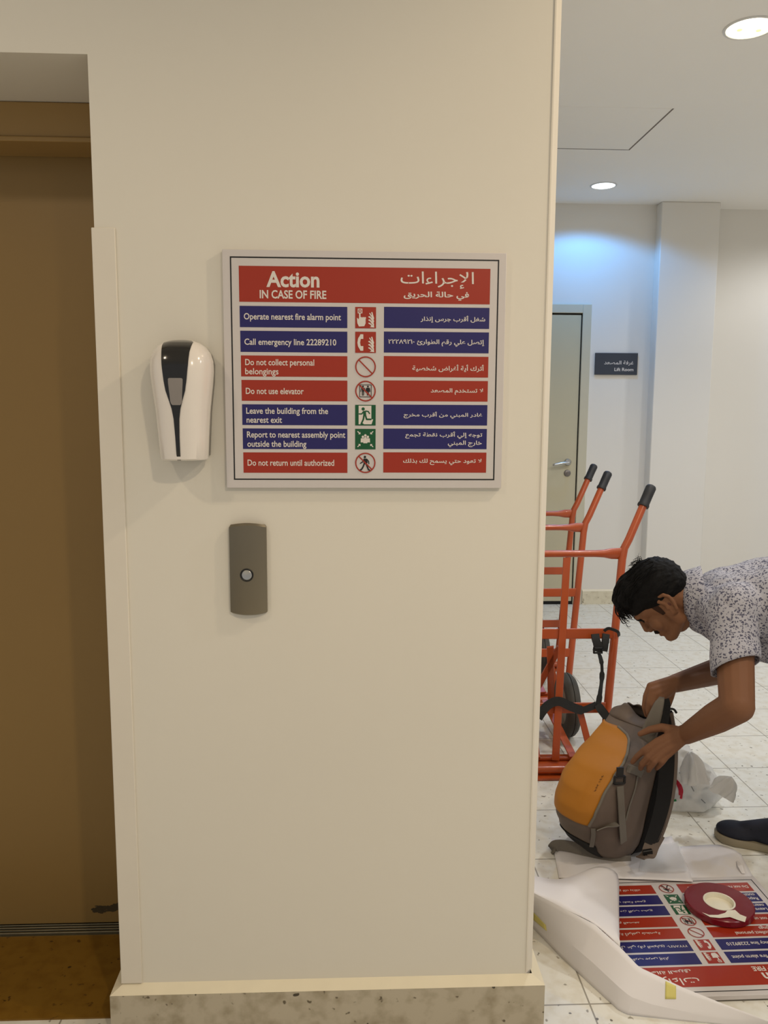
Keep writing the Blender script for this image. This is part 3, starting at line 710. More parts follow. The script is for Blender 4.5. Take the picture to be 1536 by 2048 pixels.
mb.box(c.x-0.02, c.x-0.014, c.y-0.008, c.y+0.004, c.z-0.014, c.z+0.012); mb.box(c.x+0.012, c.x+0.018, c.y-0.008, c.y+0.004, c.z-0.014, c.z+0.012)
obj('buckle', mb, M['black'], t, bevel=0.002)

# ================================================================ PAPER, FILM AND TAPE ON THE FLOOR
def resample(pts, n, crisp=False):
    pts = [Vector(p) for p in pts] if crisp else spline(pts, 10); L = [0]
    for a, b in zip(pts, pts[1:]): L.append(L[-1]+(b-a).length)
    out = []; k = 0
    for i in range(n):
        d = L[-1]*i/(n-1)
        while k < len(L)-2 and L[k+1] < d: k += 1
        f = (d-L[k])/max(1e-9, L[k+1]-L[k]); out.append(pts[k].lerp(pts[k+1], min(1, f)))
    return out
def sheet(rows, n=24, m=6, bulge=0.0, wav=0.0, seed=0, crisp=False):
    R = [resample(r, n, crisp) for r in rows]; out = []
    for i in range(len(R)-1):
        for k in range(m):
            f = k/m; row = []
            for j in range(n):
                p = R[i][j].lerp(R[i+1][j], f); p = p + Vector((0, 0, bulge*4*f*(1-f)))
                row.append(p)
            out.append(row)
    out.append(R[-1])
    if wav: out = [[p+Vector((0, 0, wav*noise.noise(p*9+Vector((seed, 0, 0))))) for p in r] for r in out]
    return out
ZV0 = Vector((0, 0, 1))
Z = lambda L: [onz(u, v, z) for u, v, z in L]
t = thing('wrapping_paper', 'big white wrapping sheet folded over the left part of the floor sign', 'paper', (0.70, 0.12, 0))
edge = Z([(1056, 1845, .001), (1120, 1912, .001), (1180, 1968, .001), (1238, 2021, .001), (1256, 2029, .001), (1290, 2033, .001), (1370, 2042, .001), (1450, 2049, .001), (1545, 2057, .001)])
ridge = Z([(1054, 1779, .130), (1130, 1818, .125), (1190, 1849, .118), (1240, 1894, .104), (1278, 1934, .086), (1366, 1975, .064), (1440, 2005, .046), (1490, 2024, .034), (1560, 2052, .024)])
rise = [e_.lerp(r_, .20) + ZV0*(r_.z*.24) for e_, r_ in zip(edge, ridge)]
mb = MB(); mb.grid(sheet([edge, rise, ridge], 60, 5, 0.0, crisp=True)); obj('upright_fold', mb, M['paper'], t, smooth=20, solid=0.0006)
hinge = Z([(1054, 1779, .130), (1130, 1818, .125), (1190, 1849, .118), (1240, 1894, .104)])
free = Z([(1060, 1750, .030), (1112, 1759, .030), (1150, 1750, .045), (1178, 1738, .068), (1202, 1733, .078), (1226, 1740, .066), (1237, 1757, .045), (1238, 1820, .048), (1239, 1888, .096)])
mb = MB(); mb.grid(sheet([hinge, free], 40, 14, 0.012)); obj('loose_flap', mb, M['paper'], t, smooth='all', solid=0.0006)
FB = BVHTree.FromPolygons(*[(lambda o: [tuple(v.co+ORI[o]) for v in o.data.vertices])(bpy.data.objects['upright_fold']), [tuple(p.vertices) for p in bpy.data.objects['upright_fold'].data.polygons]])
def hit(bvh, u, v, off=0.002):
    h = bvh.ray_cast(CAM, ray(u, v).normalized())
    if h[0] is None: return None
    n = h[1] if h[1].dot(ray(u, v)) < 0 else -h[1]
    return h[0]+n*off
def decal(bvh, poly, off=0.0012, div=5):     # a four-cornered patch laid onto a surface
    a, b, c, d = [Vector((p[0], p[1], 0)) for p in poly]; R = []
    for i in range(div+1):
        row = []
        for j in range(div+1):
            p = a.lerp(b, j/div).lerp(d.lerp(c, j/div), i/div); row.append(hit(bvh, p.x, p.y, off))
        R.append(row)
    return R
for q in (((1331, 1962), (1352, 1972), (1352, 1998), (1330, 1998)), ((1066, 1823), (1092, 1850), (1094, 1862), (1066, 1838))):
    R = decal(FB, q)
    if all(p is not None for r in R for p in r):
        obj('masking_tape', MB().grid(R), M['masking'], t, smooth='all', solid=0.0005)
t = thing('paper_sheet', 'flat white sheet under the backpack reaching over the floor sign', 'paper', (0.9, 0.62, 0))
mb = MB(); mb.grid(sheet([Z([(1118, 1756, .004), (1238, 1757, .022), (1310, 1760, .0235), (1386, 1763, .0235)]), Z([(1113, 1728, .004), (1225, 1730, .008), (1300, 1730, .008), (1374, 1730, .010)]), Z([(1103, 1677, .010), (1190, 1690, .002), (1270, 1685, .002), (1343, 1672, .002)])], 24, 6, 0, 0.002))
obj('sheet', mb, M['paper'], t, smooth='all', solid=0.0006)
t = thing('backing_sheet', 'pale sheet on the tiles behind the floor sign, in front of the shoe', 'paper', (1.1, 0.6, 0))
mb = MB(); mb.grid(sheet([Z([(1340, 1760, .001), (1420, 1760, .001), (1508, 1757, .001)]), Z([(1345, 1694, .001), (1440, 1690, .001), (1482, 1708, .002)])], 16, 8, 0, 0.001))
obj('sheet', mb, M['paper'], t, smooth='all', solid=0.0006)
t = thing('clear_film', 'crinkled clear plastic film lying at the foot of the backpack', 'plastic film', (1.0, 0.62, 0.005))
mb = MB(); mb.grid(sheet([Z([(1278, 1740, .024), (1330, 1744, .028), (1376, 1741, .026)]), Z([(1285, 1712, .018), (1330, 1715, .020), (1368, 1712, .016)]), Z([(1290, 1690, .010), (1330, 1686, .012), (1356, 1682, .008)])], 24, 12, 0, 0.008, 5))
obj('film', mb, M['film'], t, smooth='all')
t = thing('paper_scrap', 'tiny curled white scrap by the far corner of the floor sign', 'paper scrap', onz(1482, 1740, 0))
mb = MB(); mb.ribbon([onz(1474, 1722, .004), onz(1480, 1731, .014), onz(1487, 1747, .004)], [.006, .014, .010], (0.8, 0.6, 0.2), 0.0006)
obj('scrap', mb, M['paper'], t, smooth=False)

tz = 0.0185
t = thing('tape_roll', 'wide red adhesive tape roll lying on the floor sign', 'tape', (1.037, 0.365, tz))
c = (1.037, 0.365, tz)
obj('red_tape', MB().lathe([(0.043, 0), (0.089, 0.0), (0.0925, 0.002), (0.0925, 0.0165), (0.090, 0.0185), (0.043, 0.0185), (0.043, 0)], c, n=56), M['redtape'], t)
obj('card_core', MB().lathe([(0.0385, 0), (0.0425, 0), (0.0425, 0.0195), (0.0385, 0.0195), (0.0385, 0)], c, n=48), M['tapecore'], t)
obj('core_liner', MB().lathe([(0, 0.004), (0.0384, 0.004), (0.0384, 0.0052), (0, 0.0052)], c, n=40), M['tapecore'], t)
t = thing('liner_scrap', 'torn cream strip of tape liner lying across the red roll', 'paper scrap', (1.05, 0.31, tz+0.02))
mb = MB(); mb.fan([onz(u, v, 0.0395) for u, v in ((1405, 1825), (1418, 1830), (1436, 1830), (1450, 1826), (1455, 1821), (1470, 1820), (1480, 1829), (1493, 1834), (1490, 1844), (1476, 1840), (1460, 1834), (1440, 1836), (1420, 1834))])
obj('scrap', mb, M['tapecore'], t, smooth=False, solid=0.0008)

# ================================================================ BACKPACK
BC = Vector((0.84, 0.73, 0.008)); ph = math.radians(35)
bf = Vector((-math.cos(ph), -math.sin(ph), 0)); bs = Vector((math.sin(ph), -math.cos(ph), 0))
PROF = [(0.0, .075, .060, .085), (.012, .112, .072, .100), (.05, .162, .062, .114), (.10, .215, .046, .120), (.15, .254, .042, .120), (.20, .268, .042, .120), (.25, .258, .042, .118), (.30, .212, .045, .114), (.34, .135, .050, .108), (.37, .070, .050, .102), (.395, .034, .050, .098)]
TOPT = PROF[-1][0]
def prof_at(t_):
    t_ = max(0, min(TOPT, t_))
    for a, b in zip(PROF, PROF[1:]):
        if a[0] <= t_ <= b[0]:
            f = (t_-a[0])/(b[0]-a[0]); f = f*f*(3-2*f)*0.35+f*0.65
            return [a[k]+(b[k]-a[k])*f for k in (1, 2, 3)]
def bp(t_, th, off=0.0, wr=1.0):
    F_, B_k, W_k = prof_at(t_); n_ = 2.7
    cs, sn = math.cos(th), math.sin(th)
    a = math.copysign(abs(cs)**(2/n_), cs)*(W_k+off)
    b = math.copysign(abs(sn)**(2/n_), sn)*((F_ if sn > 0 else B_k)+off)
    p = BC + bs*a + bf*b + Vector((0, 0, t_)) + t_*(-0.25*bf + 0.05*bs)
    q = p*11; return p + (bs*cs+bf*sn)*wr*0.006*noise.noise(q)
t = thing('backpack', 'open mustard and grey backpack standing on the floor in the man\'s hands', 'backpack', tuple(BC))
NT_, NA = 44, 80
rows_ = [[bp(TOPT*i/NT_, 2*PI*j/NA) for j in range(NA)] for i in range(NT_+1)]
mb = MB(); mb.grid(rows_, True); mb.fan(rows_[0], 0, True)
ft, fa = (lambda x: x), None
body = obj('body', mb, M['taupe'], t, smooth='all')
PB = BVHTree.FromPolygons([tuple(v) for v in mb.v], [f for f in mb.f])
def inv(p):
    t_ = p.z-BC.z; q = p-BC-Vector((0, 0, t_))-t_*(-0.25*bf+0.05*bs); F_, B_k, W_k = prof_at(t_)
    a = q.dot(bs)/W_k; b = q.dot(bf)/(F_ if q.dot(bf) > 0 else B_k)
    return t_, math.atan2(math.copysign(abs(b)**1.35, b), math.copysign(abs(a)**1.35, a))
bd = []
for u, v in ((1176, 1650), (1186, 1632), (1200, 1598), (1222, 1560), (1243, 1528), (1254, 1502), (1257, 1478), (1250, 1462), (1238, 1452)):
    h = hit(PB, u, v, 0)
    if h is not None: bd.append(inv(h))
bd.sort()
def th_near(t_):
    if not bd: return 0.9
    if t_ <= bd[0][0]: return bd[0][1]
    for a, b in zip(bd, bd[1:]):
        if a[0] <= t_ <= b[0]: return a[1]+(b[1]-a[1])*(t_-a[0])/max(1e-6, b[0]-a[0])
    return bd[-1][1]
def t_low(s): return bd[0][0] + 0.020*s if bd else 0.12
def t_high(s): return (bd[-1][0] if bd else .4) - 0.004*s
def panel(off, lo, hi, n1=40, n2=30, far=2.75):
    R = []
    for i in range(n1+1):
        row = []
        for j in range(n2+1):
            s = j/n2; t_ = lo(s)+(hi(s)-lo(s))*i/n1; a = th_near(t_); row.append(bp(t_, a+(far-a)*s, off))
        R.append(row)
    return R
mb = MB(); mb.grid(panel(0.0045, t_low, t_high)); obj('front_panel', mb, M['yellow'], t, smooth='all', solid=0.003)
# piping along the panel's edge
mb = MB(); mb.tube([bp(t_low(0)+(t_high(0)-t_low(0))*i/30, th_near(t_low(0)+(t_high(0)-t_low(0))*i/30)-0.03, 0.006) for i in range(31)], 0.0045, 8); obj('piping', mb, M['strapgrey'], t)
# black base patch and padded back
mb = MB(); mb.grid([[bp(0.006+(0.085-0.03*abs(a-1.9))*i/8, a, 0.003) for a in [1.15+1.9*j/24 for j in range(25)]] for i in range(9)]); obj('base_patch', mb, M['mesh'], t, smooth='all', solid=0.002)
mb = MB(); R = []
for i in range(33):
    t_ = 0.004+(TOPT-0.03)*i/32; e = 0.022*min(1, i/3, (32-i)/3+.2)
    R.append([bp(t_, a, e*(1 if 0 < j < 28 else 0.0)+0.002) for j, a in enumerate([-PI+0.30+(PI-0.26)*j/28 for j in range(29)])])
mb.grid(R); obj('back_padding', mb, M['mesh'], t, smooth='all', solid=0.004)
# gaping mouth: lining, rim and drooping flaps
mb = MB(); R = []
for i, (dt, sc) in enumerate(((0.0, .97), (-.03, .93), (-.09, .88), (-.15, .75))):
    cen = sum((bp(TOPT+dt, 2*PI*j/40) for j in range(40)), Vector())/40
    R.append([cen+(bp(TOPT+dt, 2*PI*j/40)-cen)*sc for j in range(40)])
mb.grid(R, True); mb.fan(R[-1]); obj('lining', mb, M['mesh'], t, smooth='all')
mb = MB(); R = []
for i in range(7):
    f = i/6; row = []
    for j in range(60):
        a = 2*PI*j/60; p = bp(TOPT, a); o = (bs*math.cos(a)+bf*math.sin(a))
        hgt = 0.028+0.016*math.sin(3*a+1)+0.008*math.sin(7*a)
        row.append(p + Vector((0, 0, hgt*f)) - o*(0.030*f*f) - bf*0.012*f + o*0.006*math.sin(5*f+4*a)*f)
    R.append(row)
mb.grid(R, True); obj('collar', mb, M['taupe'], t, smooth='all', solid=0.003)
# zipped lid pulled upright between the hands
def px(*a): return at(*a)
mb = MB(); mb.grid(sheet([[px(1278, 1475, 2.44), px(1292, 1440, 2.43), px(1310, 1405, 2.42), px(1318, 1395, 2.43)], [px(1302, 1490, 2.425), px(1319, 1450, 2.42), px(1327, 1408, 2.42), px(1328, 1396, 2.43)]], 16, 6, 0, 0.004)); obj('lid_flap', mb, M['strapgrey'], t, smooth='all', solid=0.008)
mb = MB(); mb.ribbon(spline([px(1312, 1500, 2.40), px(1326, 1460, 2.41), px(1334, 1415, 2.43), px(1331, 1398, 2.44)], 6), 0.020, (0.9, -0.34, 0.3), 0.007); obj('lid_edge', mb, M['mesh'], t, smooth=50)
mb = MB(); mb.grid(sheet([[px(1330, 1500, 2.46), px(1334, 1450, 2.46), px(1336, 1425, 2.46)], [px(1347, 1500, 2.47), px(1346, 1450, 2.48), px(1338, 1424, 2.47)]], 12, 5)); obj('lid_side', mb, M['taupe'], t, smooth='all', solid=0.004)
mb = MB(); mb.tube(spline([px(1333, 1422, 2.45), px(1340, 1418, 2.45), px(1348, 1419, 2.45), px(1353, 1426, 2.45)], 5), 0.0035, 8); obj('zip_cord', mb, M['webbing'], t)
# near shoulder strap: black padding with grey binding
pts = [px(1328, 1420, 2.46), px(1336, 1480, 2.46), px(1335, 1540, 2.45), px(1328, 1600, 2.44), px(1315, 1650, 2.42), px(1300, 1690, 2.40)]
sp2 = spline(pts, 8); wd_ = [0.050-0.014*(i/(len(sp2)-1))**2 for i in range(len(sp2))]
sd = [Vector((0.55, -0.83, 0)).lerp(Vector((0.9, -0.35, 0)), i/(len(sp2)-1)) for i in range(len(sp2))]
mb = MB(); mb.ribbon(sp2, wd_, sd, 0.012); ss = obj('shoulder_strap', mb, M['mesh'], t, smooth=50)
mb = MB(); mb.tube([p+s_.normalized()*w_*0.5 for p, w_, s_ in zip(sp2, wd_, sd)], 0.0065, 8); obj('binding', mb, M['taupe'], ss)
mb = MB(); mb.ribbon(spline([px(1316, 1668, 2.41), px(1304, 1690, 2.395), px(1296, 1708, 2.385), px(1280, 1716, 2.375)], 6), 0.042, (0.9, -0.2, 0.3), 0.004); obj('strap_tail', mb, M['taupe'], t, smooth=50)
mb = MB(); mb.bar(px(1286, 1706, 2.385), px(1304, 1703, 2.385), (0, 0, 1), 0.016, 0.012); obj('strap_buckle', mb, M['black'], t, bevel=0.002)
# webbing along the floor and hip-belt end
mb = MB(); L = [onz(1262, 1722, .006), onz(1235, 1722, .008), onz(1205, 1714, .014), onz(1170, 1701, .022), onz(1135, 1692, .026), onz(1113, 1691, .024), onz(1105, 1698, .012), onz(1106, 1708, .003)]
mb.ribbon(spline(L, 6), 0.034, [(0, .3, 1)]*30+[(0.2, .5, 1)]*20, 0.003); obj('waist_webbing', mb, M['strapgrey'], t, smooth=50)
# side details
def strip(name, pl, w_px, mt, off=0.006, th=0.003):
    L = [hit(PB, u, v, off) for u, v in pl]; L = [p for p in L if p is not None]
    if len(L) > 1:
        mb = MB(); mb.ribbon(spline(L, 6), w_px, (bs*0.1-bf*0.9 + Vector((0, 0, 0.05))), th); return obj(name, mb, mt, t, smooth=50)
strip('compression_strap', [(1237, 1572), (1238, 1600), (1240, 1640), (1243, 1681)], 0.026, M['strapgrey'], 0.010)
strip('side_strap', [(1192, 1658), (1212, 1650), (1232, 1645)], 0.02, M['strapgrey'], 0.007)
L = [hit(PB, u, v, .006) for u, v in ((1186, 1655), (1186, 1670), (1184, 1690), (1187, 1708))]; L = [p for p in L if p is not None]
mb = MB(); mb.ribbon(spline(L, 5), 0.013, bs*0.6-bf*0.6, 0.003); obj('lower_strap', mb, M['strapgrey'], t, smooth=50)
L = [hit(PB, u, v, .008) for u, v in ((1252, 1538), (1266, 1541), (1281, 1546))]; L = [p for p in L if p is not None]
if len(L) > 1:
    mb = MB(); mb.ribbon(spline(L, 5), 0.024, (0, 0, 1), 0.004); obj('side_pocket_band', mb, M['strapgrey'], t, smooth=50)
h = hit(PB, 1236, 1560, 0.012)
if h is not None:
    mb = MB(); X = (bs*0.5-bf*0.86).normalized(); Yv = Vector((0, 0, 1)); 
    for a, b in (((-1, -1), (1, -1)), ((1, -1), (1, 1)), ((1, 1), (-1, 1)), ((-1, 1), (-1, -1))): mb.bar(h+X*.016*a[0]+Yv*.011*a[1], h+X*.016*b[0]+Yv*.011*b[1], X.cross(Yv), 0.006, 0.006)
    mb.bar(h+Yv*.012, h+Yv*.040, X, 0.022, 0.006)
    obj('buckle', mb, M['black'], t, bevel=0.001)
mb = MB(); L = [hit(PB, u, v, .003) for u, v in ((1274, 1552), (1268, 1580), (1258, 1610), (1250, 1640))]; L = [p for p in L if p is not None]
if len(L) > 1: mb.tube(spline(L, 5), 0.003, 6); obj('side_seam', mb, M['strapgrey'], t)
# faint embroidered letters on the panel
YB = BVHTree.FromPolygons([tuple(v.co+ORI[t]) for v in bpy.data.objects['front_panel'].data.vertices], [tuple(p.vertices) for p in bpy.data.objects['front_panel'].data.polygons])
mb = MB()
for k_, strokes in enumerate(([[(0, 0), (0, 1)], [(0, 1), (1, .8)], [(1, .8), (0, .5)]], [[(0, 1), (0, .2)], [(0, .2), (.8, 0)], [(.8, 0), (.8, 1)]], [[(0, 1), (0, 0)], [(0, 0), (.8, 0)]], [[(.4, 0), (.4, 1)]], [[(0, 0), (0, 1)], [(0, 0), (.7, 0)], [(0, .5), (.6, .5)], [(0, 1), (.7, 1)]], [[(0, 0), (0, 1)], [(0, .5), (.8, 1)], [(0, .5), (.8, 0)]])):
    u0, v0 = 1188+k_*2.9, 1583-k_*5.6
    for p, q in strokes:
        A_ = hit(YB, u0+p[0]*1.6+p[1]*3.5, v0-p[0]*3.2+p[1]*-1.0, .0025); B_2 = hit(YB, u0+q[0]*1.6+q[1]*3.5, v0-q[0]*3.2+q[1]*-1.0, .0025)
        if A_ is not None and B_2 is not None: mb.bar(A_, B_2, (0, 0, 1), 0.0012, 0.0008)
if mb.f: obj('embroidery', mb, mat('brown_thread', (110, 72, 30), 0.7), t, smooth=False)

# ================================================================ CARRIER BAG
bc_ = Vector((1.150, 1.03, 0.0))
t = thing('carrier_bag', 'crumpled white plastic carrier bag with red and green print behind the backpack', 'plastic bag', tuple(bc_))
mb = MB()
cu_ = Vector((0.94, -0.34, 0)); cv_ = Vector((0.34, 0.94, 0))
R = []; NB = 96
PR = [(0.0, .130, .085), (.012, .152, .100), (.05, .164, .108), (.09, .160, .104), (.13, .150, .092), (.165, .128, .072), (.20, .096, .048), (.225, .055, .022)]
for i in range(57):
    z = 0.225*i/56
    for a, b in zip(PR, PR[1:]):
        if a[0] <= z <= b[0]: f = (z-a[0])/(b[0]-a[0]); A_ = a[1]+(b[1]-a[1])*f; B_2 = a[2]+(b[2]-a[2])*f; break
    row = []
    for j in range(NB):
        an = 2*PI*j/NB; d = cu_*math.cos(an)*A_ + cv_*math.sin(an)*B_2
        p = bc_ + d + Vector((0, 0, z)) + cu_*(0.02-0.25*max(0, z-.1))
        k1 = abs(noise.noise(p*10))*2-0.4; k2 = abs(noise.noise(p*22+Vector((9, 3, 1))))*2-.4; k3 = noise.noise(p*45)
        row.append(p + d.normalized()*(-0.026*k1-0.012*k2+0.002*k3)*min(1, 0.3+z/0.03) + Vector((0, 0, 0.010*noise.noise(p*14)))*min(1, z/0.05))
    R.append(row)
mb.grid(R, True); mb.fan(R[-1]); mb.fan(R[0], None, True)
bagb = obj('bag_body', mb, M['bag'], t, smooth='all', recalc=True)
GB = BVHTree.FromPolygons([tuple(v) for v in mb.v], [f for f in mb.f])
def crumple(cen, up_, rr, hh, seed):        # a gathered tuft of thin plastic
    mb = MB(); sx = up_.cross(SDV).normalized(); sy = sx.cross(up_); R = []
    for i in range(19):
        f = i/18; row = []
        for j in range(40):
            an = 2*PI*j/40; k_ = 1+.45*math.sin(5*an+seed+3*f)+.25*noise.noise(Vector((math.cos(an)*2, math.sin(an)*2, f*3+seed)))
            row.append(cen + up_*(hh*(f+.10*noise.noise(Vector((an, f*2, seed))))) + (sx*math.cos(an)+sy*.55*math.sin(an))*rr*k_*(1.0-.35*f)*max(.03, 1-f**4)**.5)
        R.append(row)
    mb.grid(R, True); mb.fan(R[-1]); return mb
SDV = Vector((0.34, 0.94, 0))
obj('bag_handle', crumple(at(1392, 1565, 2.66), Vector((-0.22, 0.05, 0.97)).normalized(), 0.036, 0.105, 1.0), M['bag'], t, smooth='all')
obj('bag_handle', crumple(at(1440, 1588, 2.66), Vector((0.45, -0.1, 0.88)).normalized(), 0.034, 0.070, 4.0), M['bag'], t, smooth='all')
def printed(name, lines, w_, mt):
    for ln in lines:
        mb = MB()
        L = [hit(GB, u, v, .0022) for u, v in [tuple(p)[:2] for p in spline([(a, b, 0) for a, b in ln], 6)]]; L = [p for p in L if p is not None]
        if len(L) > 2:
            dirs = []
            for i, p in enumerate(L):
                tt = (L[min(i+1, len(L)-1)]-L[max(i-1, 0)]).normalized(); dirs.append((p-CAM).normalized().cross(tt))
            mb.ribbon(L, w_, dirs, 0.0008)
            obj(name, mb, mt, t, smooth=False)
printed('red_print', [[(1338, 1557), (1350, 1562), (1358, 1574), (1360, 1590)], [(1342, 1554), (1356, 1563), (1364, 1578), (1362, 1597)], [(1342, 1570), (1348, 1570), (1347, 1576), (1342, 1576)]], 0.008, M['bagred'])
printed('green_print', [[(1307, 1580), (1316, 1574), (1330, 1580)], [(1306, 1582), (1308, 1590), (1318, 1592)], [(1336, 1602), (1352, 1600)], [(1326, 1638), (1354, 1638)]], 0.0075, M['baggreen'])
printed('green_print', [[(1326, 1635), (1340, 1636), (1354, 1634)], [(1336, 1606), (1346, 1603)], [(1304, 1620), (1316, 1640)]], 0.004, M['baggreen'])
printed('grey_print', [[(1358, 1545), (1366, 1552)], [(1370, 1560), (1378, 1568)], [(1382, 1572), (1388, 1582)], [(1402, 1598), (1410, 1606)]], 0.003, M['baggrey'])

# ================================================================ THE MAN
HD = Vector((-0.94, 0.34, 0)); SD = Vector((-0.34, -0.94, 0)); ZV = Vector((0, 0, 1))   # facing, his left side, up
O = at(1335, 1203, 2.45)
Fv = 0.57*HD - 0.82*ZV; Uv = 0.82*HD + 0.57*ZV
def hp(f, u, s_): return O + Fv*f + Uv*u + SD*s_
C7 = at(1396, 1188, 2.45)
shL = at(1466, 1222, 2.29); shR = C7 + (C7-shL)*0.95; shR.z = C7.z-0.035
shR = C7 - SD*0.185 - HD*0.075 - ZV*0.03
elL = at(1474, 1412, 2.15); wrL = at(1372, 1469, 2.36)
elR = at(1478, 1330, 2.72); wrR = at(1350, 1367, 2.52)
PEL = Vector((1.52, 0.49, 0.90))
hipL = PEL + SD*0.09; hipR = PEL - SD*0.09
footR = Vector((1.211, 0.773, 0)); fd = Vector((-0.87, 0.49, 0)).normalized()     # toe tip and direction
anR = footR - fd*0.225 + ZV*0.095; knR = Vector((1.392, 0.665, 0.49))
anL = anR + SD*0.26 - HD*0.12; knL = (hipL+anL)/2 + HD*0.06
t = thing('person', 'man in a leaf-print shirt bending over an open backpack', 'person', (1.45, 0.55, 0))
mb = MB(); cp = mb.capsule
def el(c, f, u, s_): mb.ellipsoid(hp(*c), Fv*f, Uv*u, SD*s_, 22)
# head
el((-.004, .040, 0), .094, .092, .073); el((.042, -.004, 0), .052, .074, .056); el((.050, .040, 0), .045, .045, .062)
for s_ in (1, -1):
    cp(hp(.012, -.050, .048*s_), .020, hp(.070, -.072, .016*s_), .017)
    cp(hp(.010, -.010, .058*s_), .018, hp(.012, -.050, .050*s_), .020)
    mb.ellipsoid(hp(.062, -.012, .034*s_), Fv*.026, Uv*.026, SD*.024)
    mb.ellipsoid(hp(.099, -.014, .010*s_), Fv*.010, Uv*.009, SD*.009)
    mb.ellipsoid(hp(.078, .022, .031*s_), Fv*.013, Uv*.011, SD*.014)
cp(hp(.078, -.070, .010), .017, hp(.078, -.070, -.010), .017)
cp(hp(.087, .043, .030), .011, hp(.087, .043, -.030), .011)
cp(hp(.091, .032, 0), .009, hp(.108, -.006, 0), .0100); cp(hp(.104, -.010, 0), .0095, hp(.092, -.018, 0), .009)
cp(hp(.090, -.034, .014), .0070, hp(.090, -.034, -.014), .0070); cp(hp(.096, -.034, .005), .0065, hp(.096, -.034, -.005), .0065)
cp(hp(.089, -.0475, .012), .0072, hp(.089, -.0475, -.012), .0072)
mb.ellipsoid(hp(.070, -.036, 0), Fv*.024, Uv*.03, SD*.030)
cp(hp(.030, -.066, 0), .030, hp(-.010, -.060, 0), .045)
# neck and trunk
cp(hp(-.030, -.010, 0), .058, C7 + HD*0.02 - ZV*0.015, .062)
cp(hp(-.010, -.050, 0), .048, C7 - HD*0.02 - ZV*0.05, .058)
cp(shL - SD*.04, .050, shR + SD*.04, .050)
for s_ in (1, -1):
    cp(C7 - HD*.08 + SD*.08*s_ - ZV*.03, .075, PEL + SD*.07*s_ - ZV*.01, .095)
cp(hipL, .085, knL, .058); cp(hipR, .085, knR, .058); cp(knL, .056, anL, .038); cp(knR, .056, anR, .038)
cp(anR, .030, footR - fd*.08 + ZV*.034, .020); cp(anL, .030, anL + HD*.14 - ZV*.061, .020)
# arms
cp(shL, .053, shL.lerp(elL, .5), .050); cp(shL.lerp(elL, .5), .050, elL, .045)
cp(elL, .0455, elL.lerp(wrL, .38), .043); cp(elL.lerp(wrL, .38), .043, wrL, .0285)
cp(shR, .056, elR, .045); cp(elR, .045, elR.lerp(wrR, .38), .043); cp(elR.lerp(wrR, .38), .043, wrR, .0285)
# near hand: back of the hand and five separate fingers
def chain(pts, rs):
    P_ = [at(*p) for p in pts]
    for i in range(len(P_)-1): cp(P_[i], rs[i], P_[i+1], rs[i+1], 12)
    return P_
kn = [(1313, 1484, 2.365), (1315, 1497, 2.35), (1323, 1507, 2.345), (1334, 1511, 2.35)]
for i, k_ in enumerate(kn):
    f = i/3; q = at(1366-2*f, 1461+18*f, 2.36); cp(q, .0165, at(*k_), .0115 if i < 3 else .0105)
cp(at(1362, 1468, 2.365), .020, at(1330, 1488, 2.362), .0155)
chain([kn[0], (1289, 1500, 2.36), (1274, 1513, 2.375), (1265, 1524, 2.39)], [.0112, .0096, .0088, .0074])
chain([kn[1], (1296, 1514, 2.345), (1284, 1528, 2.36), (1281, 1537, 2.38)], [.0112, .0098, .0090, .0076])
chain([kn[2], (1309, 1523, 2.335), (1299, 1536, 2.35), (1297, 1541, 2.37)], [.0108, .0094, .0086, .0074])
chain([kn[3], (1325, 1524, 2.335), (1317, 1533, 2.35), (1313, 1537, 2.37)], [.0096, .0084, .0076, .0066])
chain([(1352, 1462, 2.37), (1324, 1455, 2.385), (1300, 1459, 2.395), (1280, 1468, 2.40)], [.0165, .0130, .0108, .0082])
# far hand closing on the flap
kr = [(1301, 1372, 2.49), (1304, 1382, 2.475), (1310, 1392, 2.465), (1318, 1401, 2.46)]
for i, k_ in enumerate(kr):
    f = i/3; cp(at(1346+2*f, 1361+12*f, 2.51), .0165, at(*k_), .0118)
cp(at(1346, 1369, 2.51), .020, at(1318, 1380, 2.49), .017)
chain([kr[0], (1292, 1393, 2.485), (1289, 1414, 2.485), (1293, 1430, 2.49)], [.0115, .0100, .0090, .0074])
chain([kr[1], (1298, 1404, 2.465), (1297, 1424, 2.465), (1302, 1436, 2.47)], [.0115, .0100, .0090, .0074])
chain([kr[2], (1306, 1410, 2.455), (1308, 1424, 2.46), (1314, 1430, 2.47)], [.0108, .0096, .0088, .0074])
chain([kr[3], (1317, 1414, 2.455), (1320, 1424, 2.46), (1325, 1427, 2.47)], [.0098, .0086, .0078, .0068])
chain([(1342, 1378, 2.50), (1340, 1394, 2.50), (1336, 1408, 2.49), (1330, 1416, 2.48)], [.0165, .0128, .0110, .0085])
# ears are part of the same skin
for s_ in (1, -1):
    pts_ = [(.006, -.022), (-.004, -.006), (.000, .018), (.006, .032), (-.006, .040), (-.022, .036), (-.028, .020), (-.024, .002), (-.014, -.018), (-.004, -.028)]
    for a_, b_ in zip(pts_, pts_[1:]):
        lift = lambda p: .072 + (.010 if p[0] < -.010 else .003)
        cp(hp(a_[0], a_[1], lift(a_)*s_), .0052, hp(b_[0], b_[1], lift(b_)*s_), .0052, 10)
    mb.ellipsoid(hp(-.012, .008, .070*s_), Fv*.018, Uv*.027, SD*.008)
    cp(hp(.004, -.002, .076*s_), .005, hp(.002, .004, .077*s_), .004, 8)
skin_me = remeshed(mb, 0.0029, 3, 0.5)
body = meshobj('body', skin_me, M['skin'], t)
KB = BVHTree.FromPolygons([tuple(v.co+ORI[t]) for v in body.data.vertices], [tuple(p.vertices) for p in body.data.polygons])
